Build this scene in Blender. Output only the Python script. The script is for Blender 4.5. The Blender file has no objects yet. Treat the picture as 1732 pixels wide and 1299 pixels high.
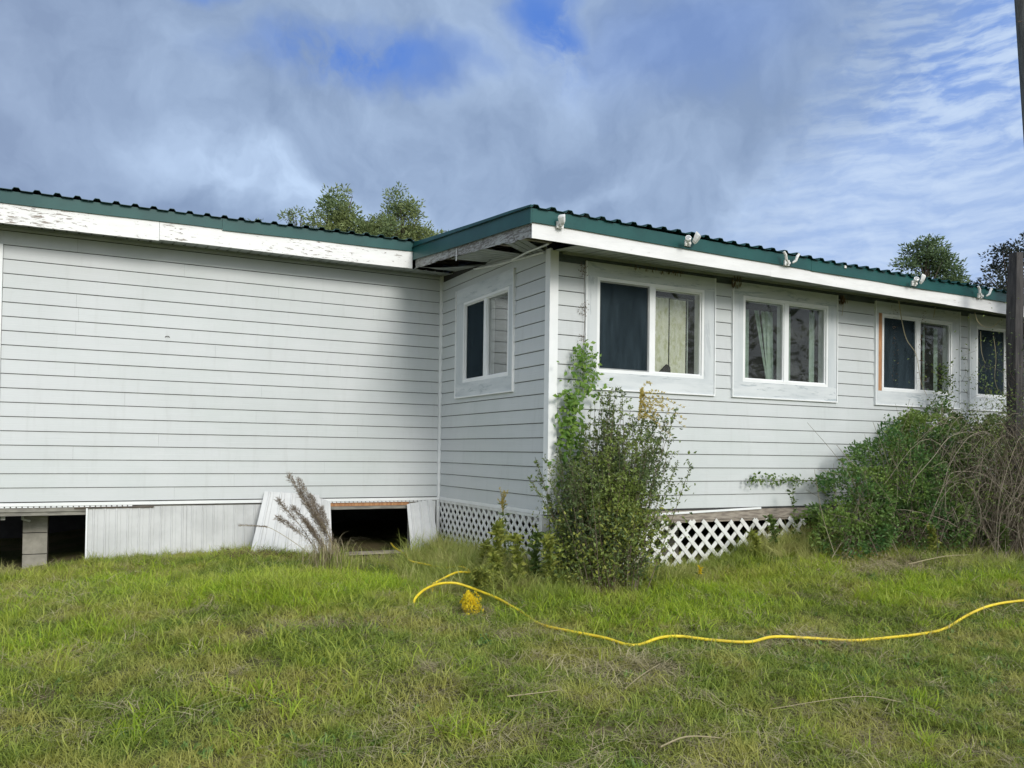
import bpy, math, random
import numpy as np
from mathutils import Vector, Matrix, noise as mnoise
random.seed(7); rng = np.random.default_rng(7)
C = bpy.context.scene.collection
R = math.radians

# ---------------------------------------------------------------- camera
sc = bpy.context.scene
cd = bpy.data.cameras.new('camera'); cam = bpy.data.objects.new('camera', cd); C.objects.link(cam)
sc.camera = cam
cpos = Vector((-3.545, -6.19, .5154)); yaw, pitch, roll = .4757, .0174, .0135
Fv = Vector((math.sin(yaw)*math.cos(pitch), math.cos(yaw)*math.cos(pitch), math.sin(pitch)))
Rv = Vector((math.cos(yaw), -math.sin(yaw), 0)); Uv = Rv.cross(Fv)
R2 = Rv*math.cos(roll)+Uv*math.sin(roll); U2 = -Rv*math.sin(roll)+Uv*math.cos(roll)
cam.matrix_world = Matrix(((R2.x, U2.x, -Fv.x, cpos.x), (R2.y, U2.y, -Fv.y, cpos.y), (R2.z, U2.z, -Fv.z, cpos.z), (0, 0, 0, 1)))
cd.sensor_fit = 'HORIZONTAL'; cd.sensor_width = 36; cd.lens = 1410.2/1732*36
cd.shift_y = 89.45/1732; cd.clip_start = .05; cd.clip_end = 1500

# ---------------------------------------------------------------- sun, sky, exposure
SUN_AZ, SUN_EL = R(176), R(28)          # azimuth from +Y towards +X : behind the camera, a little to the right
sdir = Vector((math.sin(SUN_AZ)*math.cos(SUN_EL), math.cos(SUN_AZ)*math.cos(SUN_EL), math.sin(SUN_EL)))
sl = bpy.data.lights.new('sun', 'SUN'); sl.energy = 1.55; sl.angle = R(17); sl.color = (1, .96, .89)
so = bpy.data.objects.new('sun', sl); C.objects.link(so); so.rotation_euler = sdir.to_track_quat('Z', 'Y').to_euler()
so.location = (0, -5, 12)
sc.view_settings.view_transform = 'Standard'; sc.view_settings.look = 'None'
sc.view_settings.gamma = 1; sc.view_settings.use_curve_mapping = False; sc.view_settings.exposure = .4
EXPK = 2**-.4

class G:
    """tiny helper for node graphs"""
    def __init__(s, nt): s.nt = nt; s.n = nt.nodes; s.l = nt.links
    def put(s, sock, v):
        if isinstance(v, bpy.types.NodeSocket): s.l.new(v, sock)
        elif v is not None:
            if isinstance(v, (tuple, list)) and len(v) == 3 and sock.type == 'RGBA': v = (*v, 1)
            sock.default_value = v
    def new(s, t, **kw):
        n = s.n.new(t)
        for k, v in kw.items(): setattr(n, k, v)
        return n
    def m(s, op, a, b=None, c=None, clamp=False):
        n = s.new('ShaderNodeMath', operation=op, use_clamp=clamp)
        for i, v in enumerate((a, b, c)):
            if v is not None: s.put(n.inputs[i], v)
        return n.outputs[0]
    def vm(s, op, a, b=None, out=0):
        n = s.new('ShaderNodeVectorMath', operation=op); s.put(n.inputs[0], a)
        if b is not None: s.put(n.inputs[1], b)
        return n.outputs[out]
    def mix(s, f, a, b, bt='MIX'):
        n = s.new('ShaderNodeMix', data_type='RGBA', blend_type=bt); s.put(n.inputs[0], f); s.put(n.inputs[6], a); s.put(n.inputs[7], b)
        return n.outputs[2]
    def noise(s, vec, scale, detail=3, rough=.5, dist=0, out=0):
        n = s.new('ShaderNodeTexNoise'); s.put(n.inputs['Vector'], vec); n.inputs['Scale'].default_value = scale
        n.inputs['Detail'].default_value = detail; n.inputs['Roughness'].default_value = rough; n.inputs['Distortion'].default_value = dist
        return n.outputs[out]
    def ss(s, v, a, b, lo=0, hi=1):
        n = s.new('ShaderNodeMapRange', interpolation_type='SMOOTHSTEP'); s.put(n.inputs[0], v)
        for i, x in enumerate((a, b, lo, hi)): s.put(n.inputs[i+1], x)
        return n.outputs[0]
    def map(s, vec, sc=(1, 1, 1), rot=(0, 0, 0), loc=(0, 0, 0)):
        n = s.new('ShaderNodeMapping'); s.put(n.inputs[0], vec); n.inputs['Scale'].default_value = sc
        n.inputs['Rotation'].default_value = rot; n.inputs['Location'].default_value = loc
        return n.outputs[0]

w = bpy.data.worlds.new('World'); sc.world = w; w.use_nodes = True
g = G(w.node_tree); g.n.clear()
STR = .1
out = g.new('ShaderNodeOutputWorld'); bg = g.new('ShaderNodeBackground'); bg.inputs[1].default_value = STR
g.l.new(bg.outputs[0], out.inputs[0])
sky = g.new('ShaderNodeTexSky', sky_type='NISHITA'); sky.sun_disc = False; sky.sun_elevation = SUN_EL; sky.sun_rotation = SUN_AZ
tc = g.new('ShaderNodeTexCoord').outputs['Generated']
d = g.vm('NORMALIZE', tc)
wn = g.vm('SUBTRACT', g.noise(d, 5.5, 5, .55, out=1), (.5, .5, .5)); sn = g.new('ShaderNodeVectorMath', operation='SCALE')
g.put(sn.inputs[0], wn); sn.inputs[3].default_value = .16
dw = g.vm('NORMALIZE', g.vm('ADD', d, sn.outputs[0]))
def azel(v):
    sp = g.new('ShaderNodeSeparateXYZ'); g.put(sp.inputs[0], v)
    az = g.m('MULTIPLY', g.m('ARCTAN2', sp.outputs[0], sp.outputs[1]), 180/math.pi)
    el = g.m('MULTIPLY', g.m('ARCSINE', sp.outputs[2]), 180/math.pi)
    return az, el
AZ, EL = azel(dw); AZ0, EL0 = azel(d)
def blob(a, e, ra, re, tilt=0, soft=.9):
    x = g.m('SUBTRACT', AZ, a); y = g.m('SUBTRACT', EL, e)
    c, s_ = math.cos(R(tilt)), math.sin(R(tilt))
    u = g.m('DIVIDE', g.m('ADD', g.m('MULTIPLY', x, c), g.m('MULTIPLY', y, s_)), ra)
    v = g.m('DIVIDE', g.m('SUBTRACT', g.m('MULTIPLY', y, c), g.m('MULTIPLY', x, s_)), re)
    q = g.m('SQRT', g.m('ADD', g.m('MULTIPLY', u, u), g.m('MULTIPLY', v, v)))
    return g.ss(q, 1+soft*.6, 1-soft*.6)
def mx(*a):
    r = a[0]
    for b in a[1:]: r = g.m('MAXIMUM', r, b)
    return r
hi = g.ss(EL0, 27, 40)
genhole = g.m('MULTIPLY', g.ss(g.noise(dw, 2.6, 5, .55), .53, .66), hi)
holes = mx(g.m('MULTIPLY', blob(16.8, 24.3, 6.4, 1.3, 7, 1.65), g.ss(g.noise(dw, 9, 6, .65), .30, .62)), g.m('MULTIPLY', blob(29.4, 28.2, 1.9, 3.3, 12, 1.65), g.ss(g.noise(dw, 11, 6, .65), .22, .5)), blob(5, 27.6, 4.2, 1.0, 0, 1.6), g.m('MULTIPLY', blob(38, 26, 9, 3.0, 0, 1.3), .35), genhole)
fb = g.noise(dw, 4.2, 6, .58); fb2 = g.noise(g.vm('ADD', dw, (3, 1, 2)), 9, 5, .6)
L = g.m('ADD', g.m('MULTIPLY', g.ss(fb, .38, .70), .30), g.m('MULTIPLY', g.ss(fb2, .35, .7), .10))
spots = mx(blob(9.8, 16.6, 7.5, 1.7, -14, 1.3), g.m('MULTIPLY', blob(45.5, 16.2, 4.5, 2.4, 20, 1.4), .9), g.m('MULTIPLY', blob(17, 21.4, 3.5, 1.6, 0, 1.5), .30),
           g.m('MULTIPLY', blob(33, 18, 5, 1.1, 22, 1.5), .35), g.m('MULTIPLY', blob(30, 23.5, 3, 2, 40, 1.5), .25), g.m('MULTIPLY', blob(24.5, 24.5, 5, 4, 0, 1.5), .22))
spots = g.m('MULTIPLY', spots, g.ss(fb2, .30, .62, .35, 1))
dup_ = g.vm('NORMALIZE', g.vm('ADD', dw, (.012, 0, .03)))
rim = g.m('SUBTRACT', g.noise(dw, 6.5, 7, .55), g.noise(dup_, 6.5, 7, .55))
L = g.m('ADD', L, g.m('MULTIPLY', rim, 1.25))
L = g.m('MAXIMUM', g.m('ADD', L, g.m('MULTIPLY', spots, .85)), 0)
cl = g.mix(g.m('MINIMUM', L, 1.0), (.24, .34, .53), (.54, .70, .95))
cl = g.mix(g.m('MULTIPLY', g.ss(AZ, 12, -12), .25), cl, (.26, .31, .46))
# high rippled cloud towards the right of the picture
Rf = g.m('MULTIPLY', g.ss(g.m('ADD', AZ, g.m('MULTIPLY', g.m('SUBTRACT', EL, 17), -.9)), 40, 52), g.ss(AZ0, 165, 110))
cw = g.new('ShaderNodeCombineXYZ'); g.put(cw.inputs[0], g.m('MULTIPLY', AZ, .34)); g.put(cw.inputs[1], g.m('ADD', g.m('MULTIPLY', g.m('ADD', g.m('MULTIPLY', EL, .3), g.m('MULTIPLY', EL0, .7)), 1.15), g.m('MULTIPLY', AZ, -.03)))
rip = g.noise(cw.outputs[0], 1.0, 6, .58)
ripc = g.mix(g.ss(rip, .25, .75), (.36, .51, .82), (.56, .70, .93))
ublue = g.m('MULTIPLY', g.ss(g.m('ADD', EL, g.m('MULTIPLY', AZ, .12)), 22, 30), g.ss(rip, .62, .36))
ripc = g.mix(g.m('MULTIPLY', ublue, .72), ripc, (.10, .26, .74))
cl = g.mix(Rf, cl, ripc)
bluec = g.mix(.75, g.vm('MULTIPLY', sky.outputs[0], (.07, .085, .12)), (.085, .245, .78))
colr = g.mix(holes, cl, bluec)
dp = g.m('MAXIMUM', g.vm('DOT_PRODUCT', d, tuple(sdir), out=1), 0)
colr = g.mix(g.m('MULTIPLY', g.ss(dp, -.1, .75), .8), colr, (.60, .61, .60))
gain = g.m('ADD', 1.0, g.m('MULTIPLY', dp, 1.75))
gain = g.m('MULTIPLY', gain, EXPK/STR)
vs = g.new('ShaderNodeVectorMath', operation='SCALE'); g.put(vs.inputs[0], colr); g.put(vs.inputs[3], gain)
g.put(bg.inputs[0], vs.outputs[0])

# ---------------------------------------------------------------- object helpers
woff = {}
def link(o, parent=None):
    C.objects.link(o)
    if parent is not None:
        o.parent = parent; o.matrix_parent_inverse = Matrix.Translation(-woff[parent.name])
    woff[o.name] = Vector(o.location)
    return o
def tag(o, label=None, cat=None, group=None, kind=None):
    for k, v in (('label', label), ('category', cat), ('group', group), ('kind', kind)):
        if v: o[k] = v
    return o
def thing(name, label, cat, loc=(0, 0, 0), group=None):
    o = bpy.data.objects.new(name, None); o.location = loc; o.empty_display_size = .1
    link(o); return tag(o, label, cat, group)
class A:
    """accumulates geometry of ONE mesh"""
    def __init__(s): s.v = []; s.f = []; s.t = []
    def add(s, vs, fs, t=.5):
        b = len(s.v); s.v += [tuple(x) for x in vs]
        for f in fs: s.f.append([b+i for i in f]); s.t.append(t)
        return s
    def box(s, a, b, M=None, t=.5):
        x0, y0, z0 = a; x1, y1, z1 = b
        vs = [Vector(p) for p in ((x0, y0, z0), (x1, y0, z0), (x1, y1, z0), (x0, y1, z0), (x0, y0, z1), (x1, y0, z1), (x1, y1, z1), (x0, y1, z1))]
        if M is not None: vs = [M@p for p in vs]
        return s.add(vs, [(0, 3, 2, 1), (4, 5, 6, 7), (0, 1, 5, 4), (1, 2, 6, 5), (2, 3, 7, 6), (3, 0, 4, 7)], t)
    def tube(s, pts, r, n=5, t=.5, r1=None, cap=True):
        pts = [Vector(p) for p in pts]; m = len(pts); rings = []; up = Vector((.13, .31, .94)).normalized()
        b = len(s.v)
        for i, p in enumerate(pts):
            dr = (pts[min(i+1, m-1)]-pts[max(i-1, 0)])
            if dr.length < 1e-9: dr = Vector((0, 0, 1))
            dr.normalize(); q = up if abs(dr.dot(up)) < .95 else Vector((1, 0, 0))
            a = dr.cross(q).normalized(); c = dr.cross(a)
            rr = r[i] if isinstance(r, (list, tuple)) else (r if r1 is None else r+(r1-r)*i/(m-1))
            for k in range(n):
                an = 2*math.pi*k/n; s.v.append(tuple(p+(a*math.cos(an)+c*math.sin(an))*rr))
        for i in range(m-1):
            for k in range(n):
                s.f.append([b+i*n+k, b+i*n+(k+1) % n, b+(i+1)*n+(k+1) % n, b+(i+1)*n+k]); s.t.append(t)
        if cap:
            s.f.append([b+k for k in range(n)][::-1]); s.t.append(t)
            s.f.append([b+(m-1)*n+k for k in range(n)]); s.t.append(t)
        return s
    def leaf(s, p, dr, L, W, t=.5, fold=.25, nrm=None):
        p = Vector(p); dr = Vector(dr).normalized()
        q = Vector(nrm) if nrm is not None else Vector((random.uniform(-1, 1), random.uniform(-1, 1), random.uniform(-.2, 1.2)))
        a = dr.cross(q)
        if a.length < 1e-4: a = dr.cross(Vector((1, 0, .1)))
        a.normalize(); n = a.cross(dr)
        m1 = p+dr*L*.45
        return s.add([p, m1+a*W*.5+n*W*fold, p+dr*L, m1-a*W*.5+n*W*fold], [(0, 1, 2), (0, 2, 3)], t)
    def build(s, name, mat, parent=None, smooth=False, label=None, loc=None):
        me = bpy.data.meshes.new(name); me.from_pydata(s.v, [], s.f); me.materials.append(mat)
        at = me.attributes.new('tint', 'FLOAT', 'FACE'); at.data.foreach_set('value', s.t)
        if smooth: me.polygons.foreach_set('use_smooth', [True]*len(s.f))
        o = bpy.data.objects.new(name, me)
        if loc is not None: o.location = loc
        link(o, parent)
        if label: o['label'] = label
        return o
def dupe(o, loc, parent=None, label=None):
    c = o.copy(); c.location = loc; c.parent = None; c.matrix_parent_inverse = Matrix.Identity(4); link(c, parent)
    if 'label' in c and not label: del c['label']
    if label: c['label'] = label
    return c
def rv(s=1): return Vector((random.uniform(-s, s), random.uniform(-s, s), random.uniform(-s, s)))
def lerp(a, b, t): return a+(b-a)*t
def bez(p, n=8):
    """smooth curve through the points (Catmull-Rom)"""
    p = [Vector(q) for q in p]; o = []
    for i in range(len(p)-1):
        a = p[max(i-1, 0)]; b = p[i]; c = p[i+1]; e = p[min(i+2, len(p)-1)]
        for k in range(n):
            t = k/n; o.append(.5*((2*b)+(c-a)*t+(2*a-5*b+4*c-e)*t*t+(3*b-a-3*c+e)*t**3))
    o.append(p[-1]); return o

# ---------------------------------------------------------------- materials
def mat(name, c1, c2=None, ns=6, rough=.6, bump=0, bs=40, spec=.4, stretch=(1, 1, 1), lo=.35, hi_=.65, metal=0, bdist=.004, detail=5):
    m = bpy.data.materials.new(name); m.use_nodes = True; q = G(m.node_tree)
    b = q.n['Principled BSDF']; b.inputs['Roughness'].default_value = rough; b.inputs['Specular IOR Level'].default_value = spec; b.inputs['Metallic'].default_value = metal
    o = q.map(q.new('ShaderNodeTexCoord').outputs['Object'], stretch)
    if c2 is not None:
        col = q.mix(q.ss(q.noise(o, ns, detail, .6), lo, hi_), c1, c2); q.put(b.inputs['Base Color'], col)
    else: b.inputs['Base Color'].default_value = (*c1, 1)
    if bump:
        bn = q.new('ShaderNodeBump'); bn.inputs['Strength'].default_value = bump; bn.inputs['Distance'].default_value = bdist
        q.put(bn.inputs['Height'], q.noise(o, bs, 4, .6)); q.l.new(bn.outputs[0], b.inputs['Normal'])
    return m
def siding_mat():
    m = bpy.data.materials.new('vinyl_siding'); m.use_nodes = True; q = G(m.node_tree); b = q.n['Principled BSDF']
    ge = q.new('ShaderNodeNewGeometry').outputs['Position']
    n1 = q.noise(ge, 1.1, 5, .6); n2 = q.noise(q.map(ge, (6, 6, .8)), 2.2, 4, .6); n3 = q.noise(ge, 60, 3, .7)
    c = q.mix(q.ss(n1, .35, .7), (.575, .60, .605), (.53, .565, .56))
    c = q.mix(q.m('MULTIPLY', q.ss(n2, .5, .8), .35), c, (.45, .47, .46))
    c = q.mix(q.m('MULTIPLY', q.ss(n3, .66, .76), .35), c, (.33, .34, .33))
    at = q.new('ShaderNodeObjectInfo').outputs['Random']
    c = q.mix(q.m('MULTIPLY', at, .16), c, (.50, .50, .52))
    q.put(b.inputs['Base Color'], c); b.inputs['Roughness'].default_value = .5; b.inputs['Specular IOR Level'].default_value = .3
    bn = q.new('ShaderNodeBump'); bn.inputs['Strength'].default_value = .22; bn.inputs['Distance'].default_value = .01
    q.put(bn.inputs['Height'], q.noise(q.map(ge, (.7, .7, 3)), 3.5, 3, .5)); q.l.new(bn.outputs[0], b.inputs['Normal'])
    return m
def peel_mat(name, paint, paint2, wood, wood2, amount, axis='x', scale=1.0):
    """white paint flaking off boards in long dashes"""
    m = bpy.data.materials.new(name); m.use_nodes = True; q = G(m.node_tree); b = q.n['Principled BSDF']
    ge = q.new('ShaderNodeNewGeometry').outputs['Position']
    st = {'x': (5, 5, 30), 'z': (22, 22, 2.5), 'y': (5, 5, 26)}[axis]
    v = q.map(ge, tuple(a*scale for a in st))
    n1 = q.noise(v, 2.0, 6, .7, .6); big = q.noise(ge, 1.3, 3, .5)
    pm = q.ss(q.m('ADD', n1, q.m('MULTIPLY', q.m('SUBTRACT', big, .5), .28)), 1-amount, 1.03-amount)
    wc = q.mix(q.noise(q.map(ge, tuple(a*3 for a in st)), 2, 3), wood, wood2)
    pc = q.mix(q.ss(q.noise(v, .8, 5, .65), .35, .7), paint, paint2)
    q.put(b.inputs['Base Color'], q.mix(pm, pc, wc)); b.inputs['Roughness'].default_value = .6
    bn = q.new('ShaderNodeBump'); bn.inputs['Strength'].default_value = .5; bn.inputs['Distance'].default_value = .003; bn.invert = True
    q.put(bn.inputs['Height'], q.m('ADD', pm, q.m('MULTIPLY', q.noise(q.map(ge, tuple(a*3 for a in st)), 2, 3), .3))); q.l.new(bn.outputs[0], b.inputs['Normal'])
    return m
def leaf_mat(name, c1, c2, c3=None, trans=.3, rough=.5, patch=None, spec=.35):
    """c1..c2 by per-leaf tint, c3 mixed in world-space patches"""
    m = bpy.data.materials.new(name); m.use_nodes = True; q = G(m.node_tree); b = q.n['Principled BSDF']; o = q.n['Material Output']
    at = q.new('ShaderNodeAttribute', attribute_name='tint').outputs['Fac']
    c = q.mix(at, c1, c2)
    if c3 is not None:
        ge = q.new('ShaderNodeNewGeometry').outputs['Position']
        c = q.mix(q.m('MULTIPLY', q.ss(q.noise(ge, patch or 3, 4, .6), .42, .62), .75), c, c3)
    q.put(b.inputs['Base Color'], c); b.inputs['Roughness'].default_value = rough; b.inputs['Specular IOR Level'].default_value = spec
    tr = q.new('ShaderNodeBsdfTranslucent'); q.put(tr.inputs[0], c)
    ms = q.new('ShaderNodeMixShader'); ms.inputs[0].default_value = trans
    q.l.new(b.outputs[0], ms.inputs[1]); q.l.new(tr.outputs[0], ms.inputs[2]); q.l.new(ms.outputs[0], o.inputs[0])
    return m
def glass_mat(ior=1.5, k=1.3):
    m = bpy.data.materials.new('window_glass'); m.use_nodes = True; q = G(m.node_tree); q.n.clear(); o = q.new('ShaderNodeOutputMaterial')
    t = q.new('ShaderNodeBsdfTransparent'); t.inputs[0].default_value = (.88, .89, .88, 1)
    gl = q.new('ShaderNodeBsdfGlossy'); gl.inputs['Roughness'].default_value = .015; gl.inputs[0].default_value = (.9, .93, .95, 1)
    f = q.new('ShaderNodeFresnel'); bf_ = q.new('ShaderNodeNewGeometry').outputs['Backfacing']; q.put(f.inputs[0], q.m('ADD', q.m('MULTIPLY', bf_, 1/ior-ior), ior))
    ge = q.new('ShaderNodeNewGeometry').outputs['Position']
    bn = q.new('ShaderNodeBump'); bn.inputs['Strength'].default_value = .12; bn.inputs['Distance'].default_value = .02
    q.put(bn.inputs['Height'], q.noise(ge, 2.2, 1, .4)); q.l.new(bn.outputs[0], gl.inputs['Normal'])
    fac = q.m('MULTIPLY', f.outputs[0], k, clamp=True)
    ms = q.new('ShaderNodeMixShader'); q.put(ms.inputs[0], fac); q.l.new(t.outputs[0], ms.inputs[1]); q.l.new(gl.outputs[0], ms.inputs[2])
    d_ = q.new('ShaderNodeBsdfDiffuse'); d_.inputs[0].default_value = (.4, .42, .4, 1)
    m2 = q.new('ShaderNodeMixShader'); q.put(m2.inputs[0], q.ss(q.noise(ge, 3, 4, .6), .4, .8, .02, .10)); q.l.new(ms.outputs[0], m2.inputs[1]); q.l.new(d_.outputs[0], m2.inputs[2])
    q.l.new(m2.outputs[0], o.inputs[0]); return m
def screen_mat():
    m = bpy.data.materials.new('insect_screen'); m.use_nodes = True; q = G(m.node_tree); q.n.clear(); o = q.new('ShaderNodeOutputMaterial')
    t = q.new('ShaderNodeBsdfTransparent'); t.inputs[0].default_value = (.55, .57, .6, 1)
    d_ = q.new('ShaderNodeBsdfDiffuse'); d_.inputs[0].default_value = (.040, .058, .070, 1)
    ge = q.new('ShaderNodeNewGeometry').outputs['Position']
    ms = q.new('ShaderNodeMixShader'); q.put(ms.inputs[0], q.ss(q.noise(q.map(ge, (3, 3, .5)), 4, 4, .6), .3, .7, .40, .78)); q.l.new(t.outputs[0], ms.inputs[1]); q.l.new(d_.outputs[0], ms.inputs[2])
    q.l.new(ms.outputs[0], o.inputs[0]); return m

MS = siding_mat()
MW = mat('white_vinyl', (.83, .84, .84), (.76, .78, .78), 3, .4, .05)
MTRIM = peel_mat('trim_paint', (.60, .63, .64), (.50, .54, .56), (.42, .46, .48), (.55, .58, .60), .40, 'z', .35)
MTRIMH = peel_mat('trim_paint_flat', (.64, .67, .68), (.50, .54, .56), (.38, .43, .46), (.5, .55, .57), .42, 'x', .35)
MFA = peel_mat('fascia_peeling', (.84, .84, .82), (.78, .78, .76), (.20, .165, .14), (.38, .33, .29), .405, 'x', 1)
MFC = peel_mat('fascia_clean', (.80, .80, .79), (.72, .72, .71), (.35, .30, .26), (.5, .46, .42), .345, 'x', .8)
MROT = peel_mat('rotten_board', (.40, .41, .39), (.28, .28, .26), (.085, .075, .065), (.22, .20, .18), .50, 'y', 1.3)
MGRN = mat('green_metal', (.009, .068, .066), (.012, .085, .080), 3, .42, .1, 8, .3)
MGRN2 = mat('green_roof_metal', (.006, .045, .042), (.009, .06, .056), 3, .45, .1, 8, .3)
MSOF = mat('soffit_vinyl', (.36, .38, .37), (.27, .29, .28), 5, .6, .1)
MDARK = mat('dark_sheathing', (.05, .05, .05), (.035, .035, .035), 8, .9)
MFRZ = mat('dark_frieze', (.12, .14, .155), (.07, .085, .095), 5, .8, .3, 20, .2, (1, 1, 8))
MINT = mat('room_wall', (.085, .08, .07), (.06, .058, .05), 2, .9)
MWOOD = mat('weathered_wood', (.36, .32, .27), (.20, .17, .145), 4, .8, .5, 30, .2, (2, 2, 14))
MBARE = mat('bare_orange_wood', (.50, .27, .13), (.36, .17, .08), 6, .7, .3, 30, .3, (8, 8, 1.5))
MGREYW = mat('grey_beam', (.30, .29, .25), (.20, .19, .17), 4, .8, .4, 30, .2, (2, 2, 10))
MSKIRT = mat('skirt_metal', (.60, .61, .61), (.52, .53, .53), 4, .38, .12, 14, .5)
MBLOCK = mat('concrete_block', (.36, .34, .29), (.27, .26, .22), 9, .9, .6, 60, .2)
MPOST = mat('post_wood', (.075, .070, .068), (.038, .036, .036), 4, .85, .7, 12, .2, (9, 9, 1), bdist=.012)
MUP = mat('utility_pole_wood', (.20, .19, .17), (.12, .11, .10), 4, .85, .6, 14, .2, (9, 9, .8), bdist=.01)
MPIPE = mat('pale_pipe', (.55, .55, .52), None)
MHOSE = mat('yellow_hose', (.80, .62, .03), (.62, .46, .03), 9, .42, .1, 30, .4)
MLAMP = mat('white_lamp_metal', (.80, .80, .78), (.62, .61, .57), 20, .4, .1, 30, .5)
MLENS = mat('lamp_lens', (.35, .36, .36), None, rough=.1, spec=.8)
MRUST = mat('iron', (.10, .07, .05), (.05, .04, .035), 20, .7, .2)
MGLASS = glass_mat(1.45, .5); MGLASSB = glass_mat(2.1, 1.3); MSCR = screen_mat()
MSCRF = mat('screen_frame', (.36, .37, .36), (.28, .29, .29), 8, .5)
MSTEM = leaf_mat('woody_stem', (.10, .075, .05), (.19, .16, .12), trans=0, rough=.8, spec=.1)
MTAN = leaf_mat('dry_stalk', (.30, .25, .15), (.46, .40, .26), trans=.1, rough=.8, spec=.1)
MGSTEM = leaf_mat('green_stalk', (.09, .11, .03), (.18, .20, .07), trans=.1, rough=.6)
MFLUFF = leaf_mat('seed_fluff', (.17, .135, .10), (.34, .28, .22), trans=.3, rough=.9, spec=.05)

# ---------------------------------------------------------------- ground
BX = [-8, -4.2, -3.5, -2.2, -1, 0, 1.35, 2.1, 3.3, 6, 12]; BZ = [-.75, -.66, -.57, -.5, -.6, -.56, -.56, -.46, -.36, -.38, -.4]
def gz(x, y, bumps=True):
    b = np.interp(x, BX, BZ); t = np.clip(-np.asarray(y, float)/6, 0, 1); s = t*t*(3-2*t)*.6+t*.4
    z = b*(1-s)+(-.95)*s
    if bumps: z = z+.018*np.sin(x*1.9+y*1.1)*np.sin(y*2.3-x*.7)+.010*np.sin(x*5.1+1)*np.sin(y*4.3+2)
    return z
def gzf(x, y): return float(gz(x, y))
def ground_sheet():
    xs = np.concatenate([np.array([-400, -150, -60, -30, -15]), np.arange(-10, 13, .2), np.array([16, 30, 60, 150, 400])])
    ys = np.concatenate([np.array([-400, -150, -60, -30, -14]), np.arange(-9, 6, .2), np.array([8, 14, 30, 60, 150, 400])])
    X, Y = np.meshgrid(xs, ys); Z = gz(X, Y)
    vs = np.stack([X, Y, Z], -1).reshape(-1, 3); nx = len(xs)
    fs = [(j*nx+i, j*nx+i+1, (j+1)*nx+i+1, (j+1)*nx+i) for j in range(len(ys)-1) for i in range(nx-1)]
    me = bpy.data.meshes.new('ground'); me.from_pydata(vs.tolist(), [], fs); me.polygons.foreach_set('use_smooth', [True]*len(fs))
    m = bpy.data.materials.new('soil_and_turf'); m.use_nodes = True; q = G(m.node_tree); b = q.n['Principled BSDF']
    ge = q.new('ShaderNodeNewGeometry').outputs['Position']
    c = q.mix(q.ss(q.noise(ge, 2.2, 6, .6), .4, .65), (.07, .085, .022), (.15, .125, .065))
    c = q.mix(q.m('MULTIPLY', q.ss(q.noise(ge, 45, 5, .7), .45, .7), .7), c, (.19, .16, .09))
    q.put(b.inputs['Base Color'], c); b.inputs['Roughness'].default_value = .95; b.inputs['Specular IOR Level'].default_value = .1
    bn = q.new('ShaderNodeBump'); bn.inputs['Strength'].default_value = .8; bn.inputs['Distance'].default_value = .02
    q.put(bn.inputs['Height'], q.noise(ge, 60, 5, .7)); q.l.new(bn.outputs[0], b.inputs['Normal'])
    me.materials.append(m); o = bpy.data.objects.new('ground', me); link(o); tag(o, kind='structure')
ground_sheet()

# ---------------------------------------------------------------- the house
D = 2.437; K = .127; XR = 10.0; XL = -5.4
house = thing('house', 'long low white vinyl sided house with a green metal roof over an open crawl space', 'house', (0, 0, -.5))
# local wall frames: origin, u (along wall, left to right in the photo), n (outward)
class Wall:
    def __init__(s, o, u, n): s.M = Matrix(((u[0], n[0], 0, o[0]), (u[1], n[1], 0, o[1]), (0, 0, 1, o[2]), (0, 0, 0, 1)))
WA = Wall((0, D, 0), (1, 0), (0, -1)); WB = Wall((0, D, 0), (0, -1), (-1, 0)); WC = Wall((0, 0, 0), (1, 0), (0, -1))
# structural walls (with openings), floor, ceilings : dark sheathing
WINC = [(.344, 1.79, .46, 1.665, 'a'), (2.015, 3.43, 2.147, 3.307, 'b'), (4.015, 5.42, 4.122, 5.296, 'c'), (5.60, 7.03, 5.73, 6.90, 'd'), (7.75, 9.2, 7.88, 9.07, 'e')]
WINB = [(.455, 1.785, .635, 1.69, 'f')]      # along u of wall B
ZB, ZT = 1.225, 2.065
def backing(W, u0, u1, z0, z1, ops):
    a = A(); x = u0
    for (o0, o1, i0, i1, _) in ops:
        a.box((x, -.12, z0), (i0, 0, z1), W.M); a.box((i0, -.12, z0), (i1, 0, ZB), W.M); a.box((i0, -.12, ZT), (i1, 0, z1), W.M); x = i1
    a.box((x, -.12, z0), (u1, 0, z1), W.M); return a
wc = backing(WC, 0, XR, -.02, 2.25, WINC).build('wall', MDARK, house)
wb = backing(WB, 0, D-.122, -.02, 2.47, WINB).build('wall', MDARK, house)
A().box((XL, D, -.02), (.0, D+.12, 2.6)).build('wall', MDARK, house)
A().box((XR-.1, .01, -.02), (XR, 6, 2.4)).build('wall', MDARK, house)
A().box((XL, D+.13, -.02), (XL+.1, 6, 2.5)).build('wall', MDARK, house)
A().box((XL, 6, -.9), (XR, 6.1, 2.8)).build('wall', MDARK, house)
A().box((.003, .003, -.12), (XR-.003, 5.99, -.03)).build('floor', MGREYW, house)
A().box((XL+.003, D+.003, -.12), (.0, 5.99, -.03)).build('floor', MGREYW, house)
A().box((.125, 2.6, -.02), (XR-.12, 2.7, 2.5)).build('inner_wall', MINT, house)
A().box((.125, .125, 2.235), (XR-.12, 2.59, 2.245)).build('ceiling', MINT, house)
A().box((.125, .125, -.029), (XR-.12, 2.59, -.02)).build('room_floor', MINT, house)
for x in (1.9, 3.75, 7.3): A().box((x, .125, -.019), (x+.08, 2.59, 2.23)).build('inner_wall', MINT, house)

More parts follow.
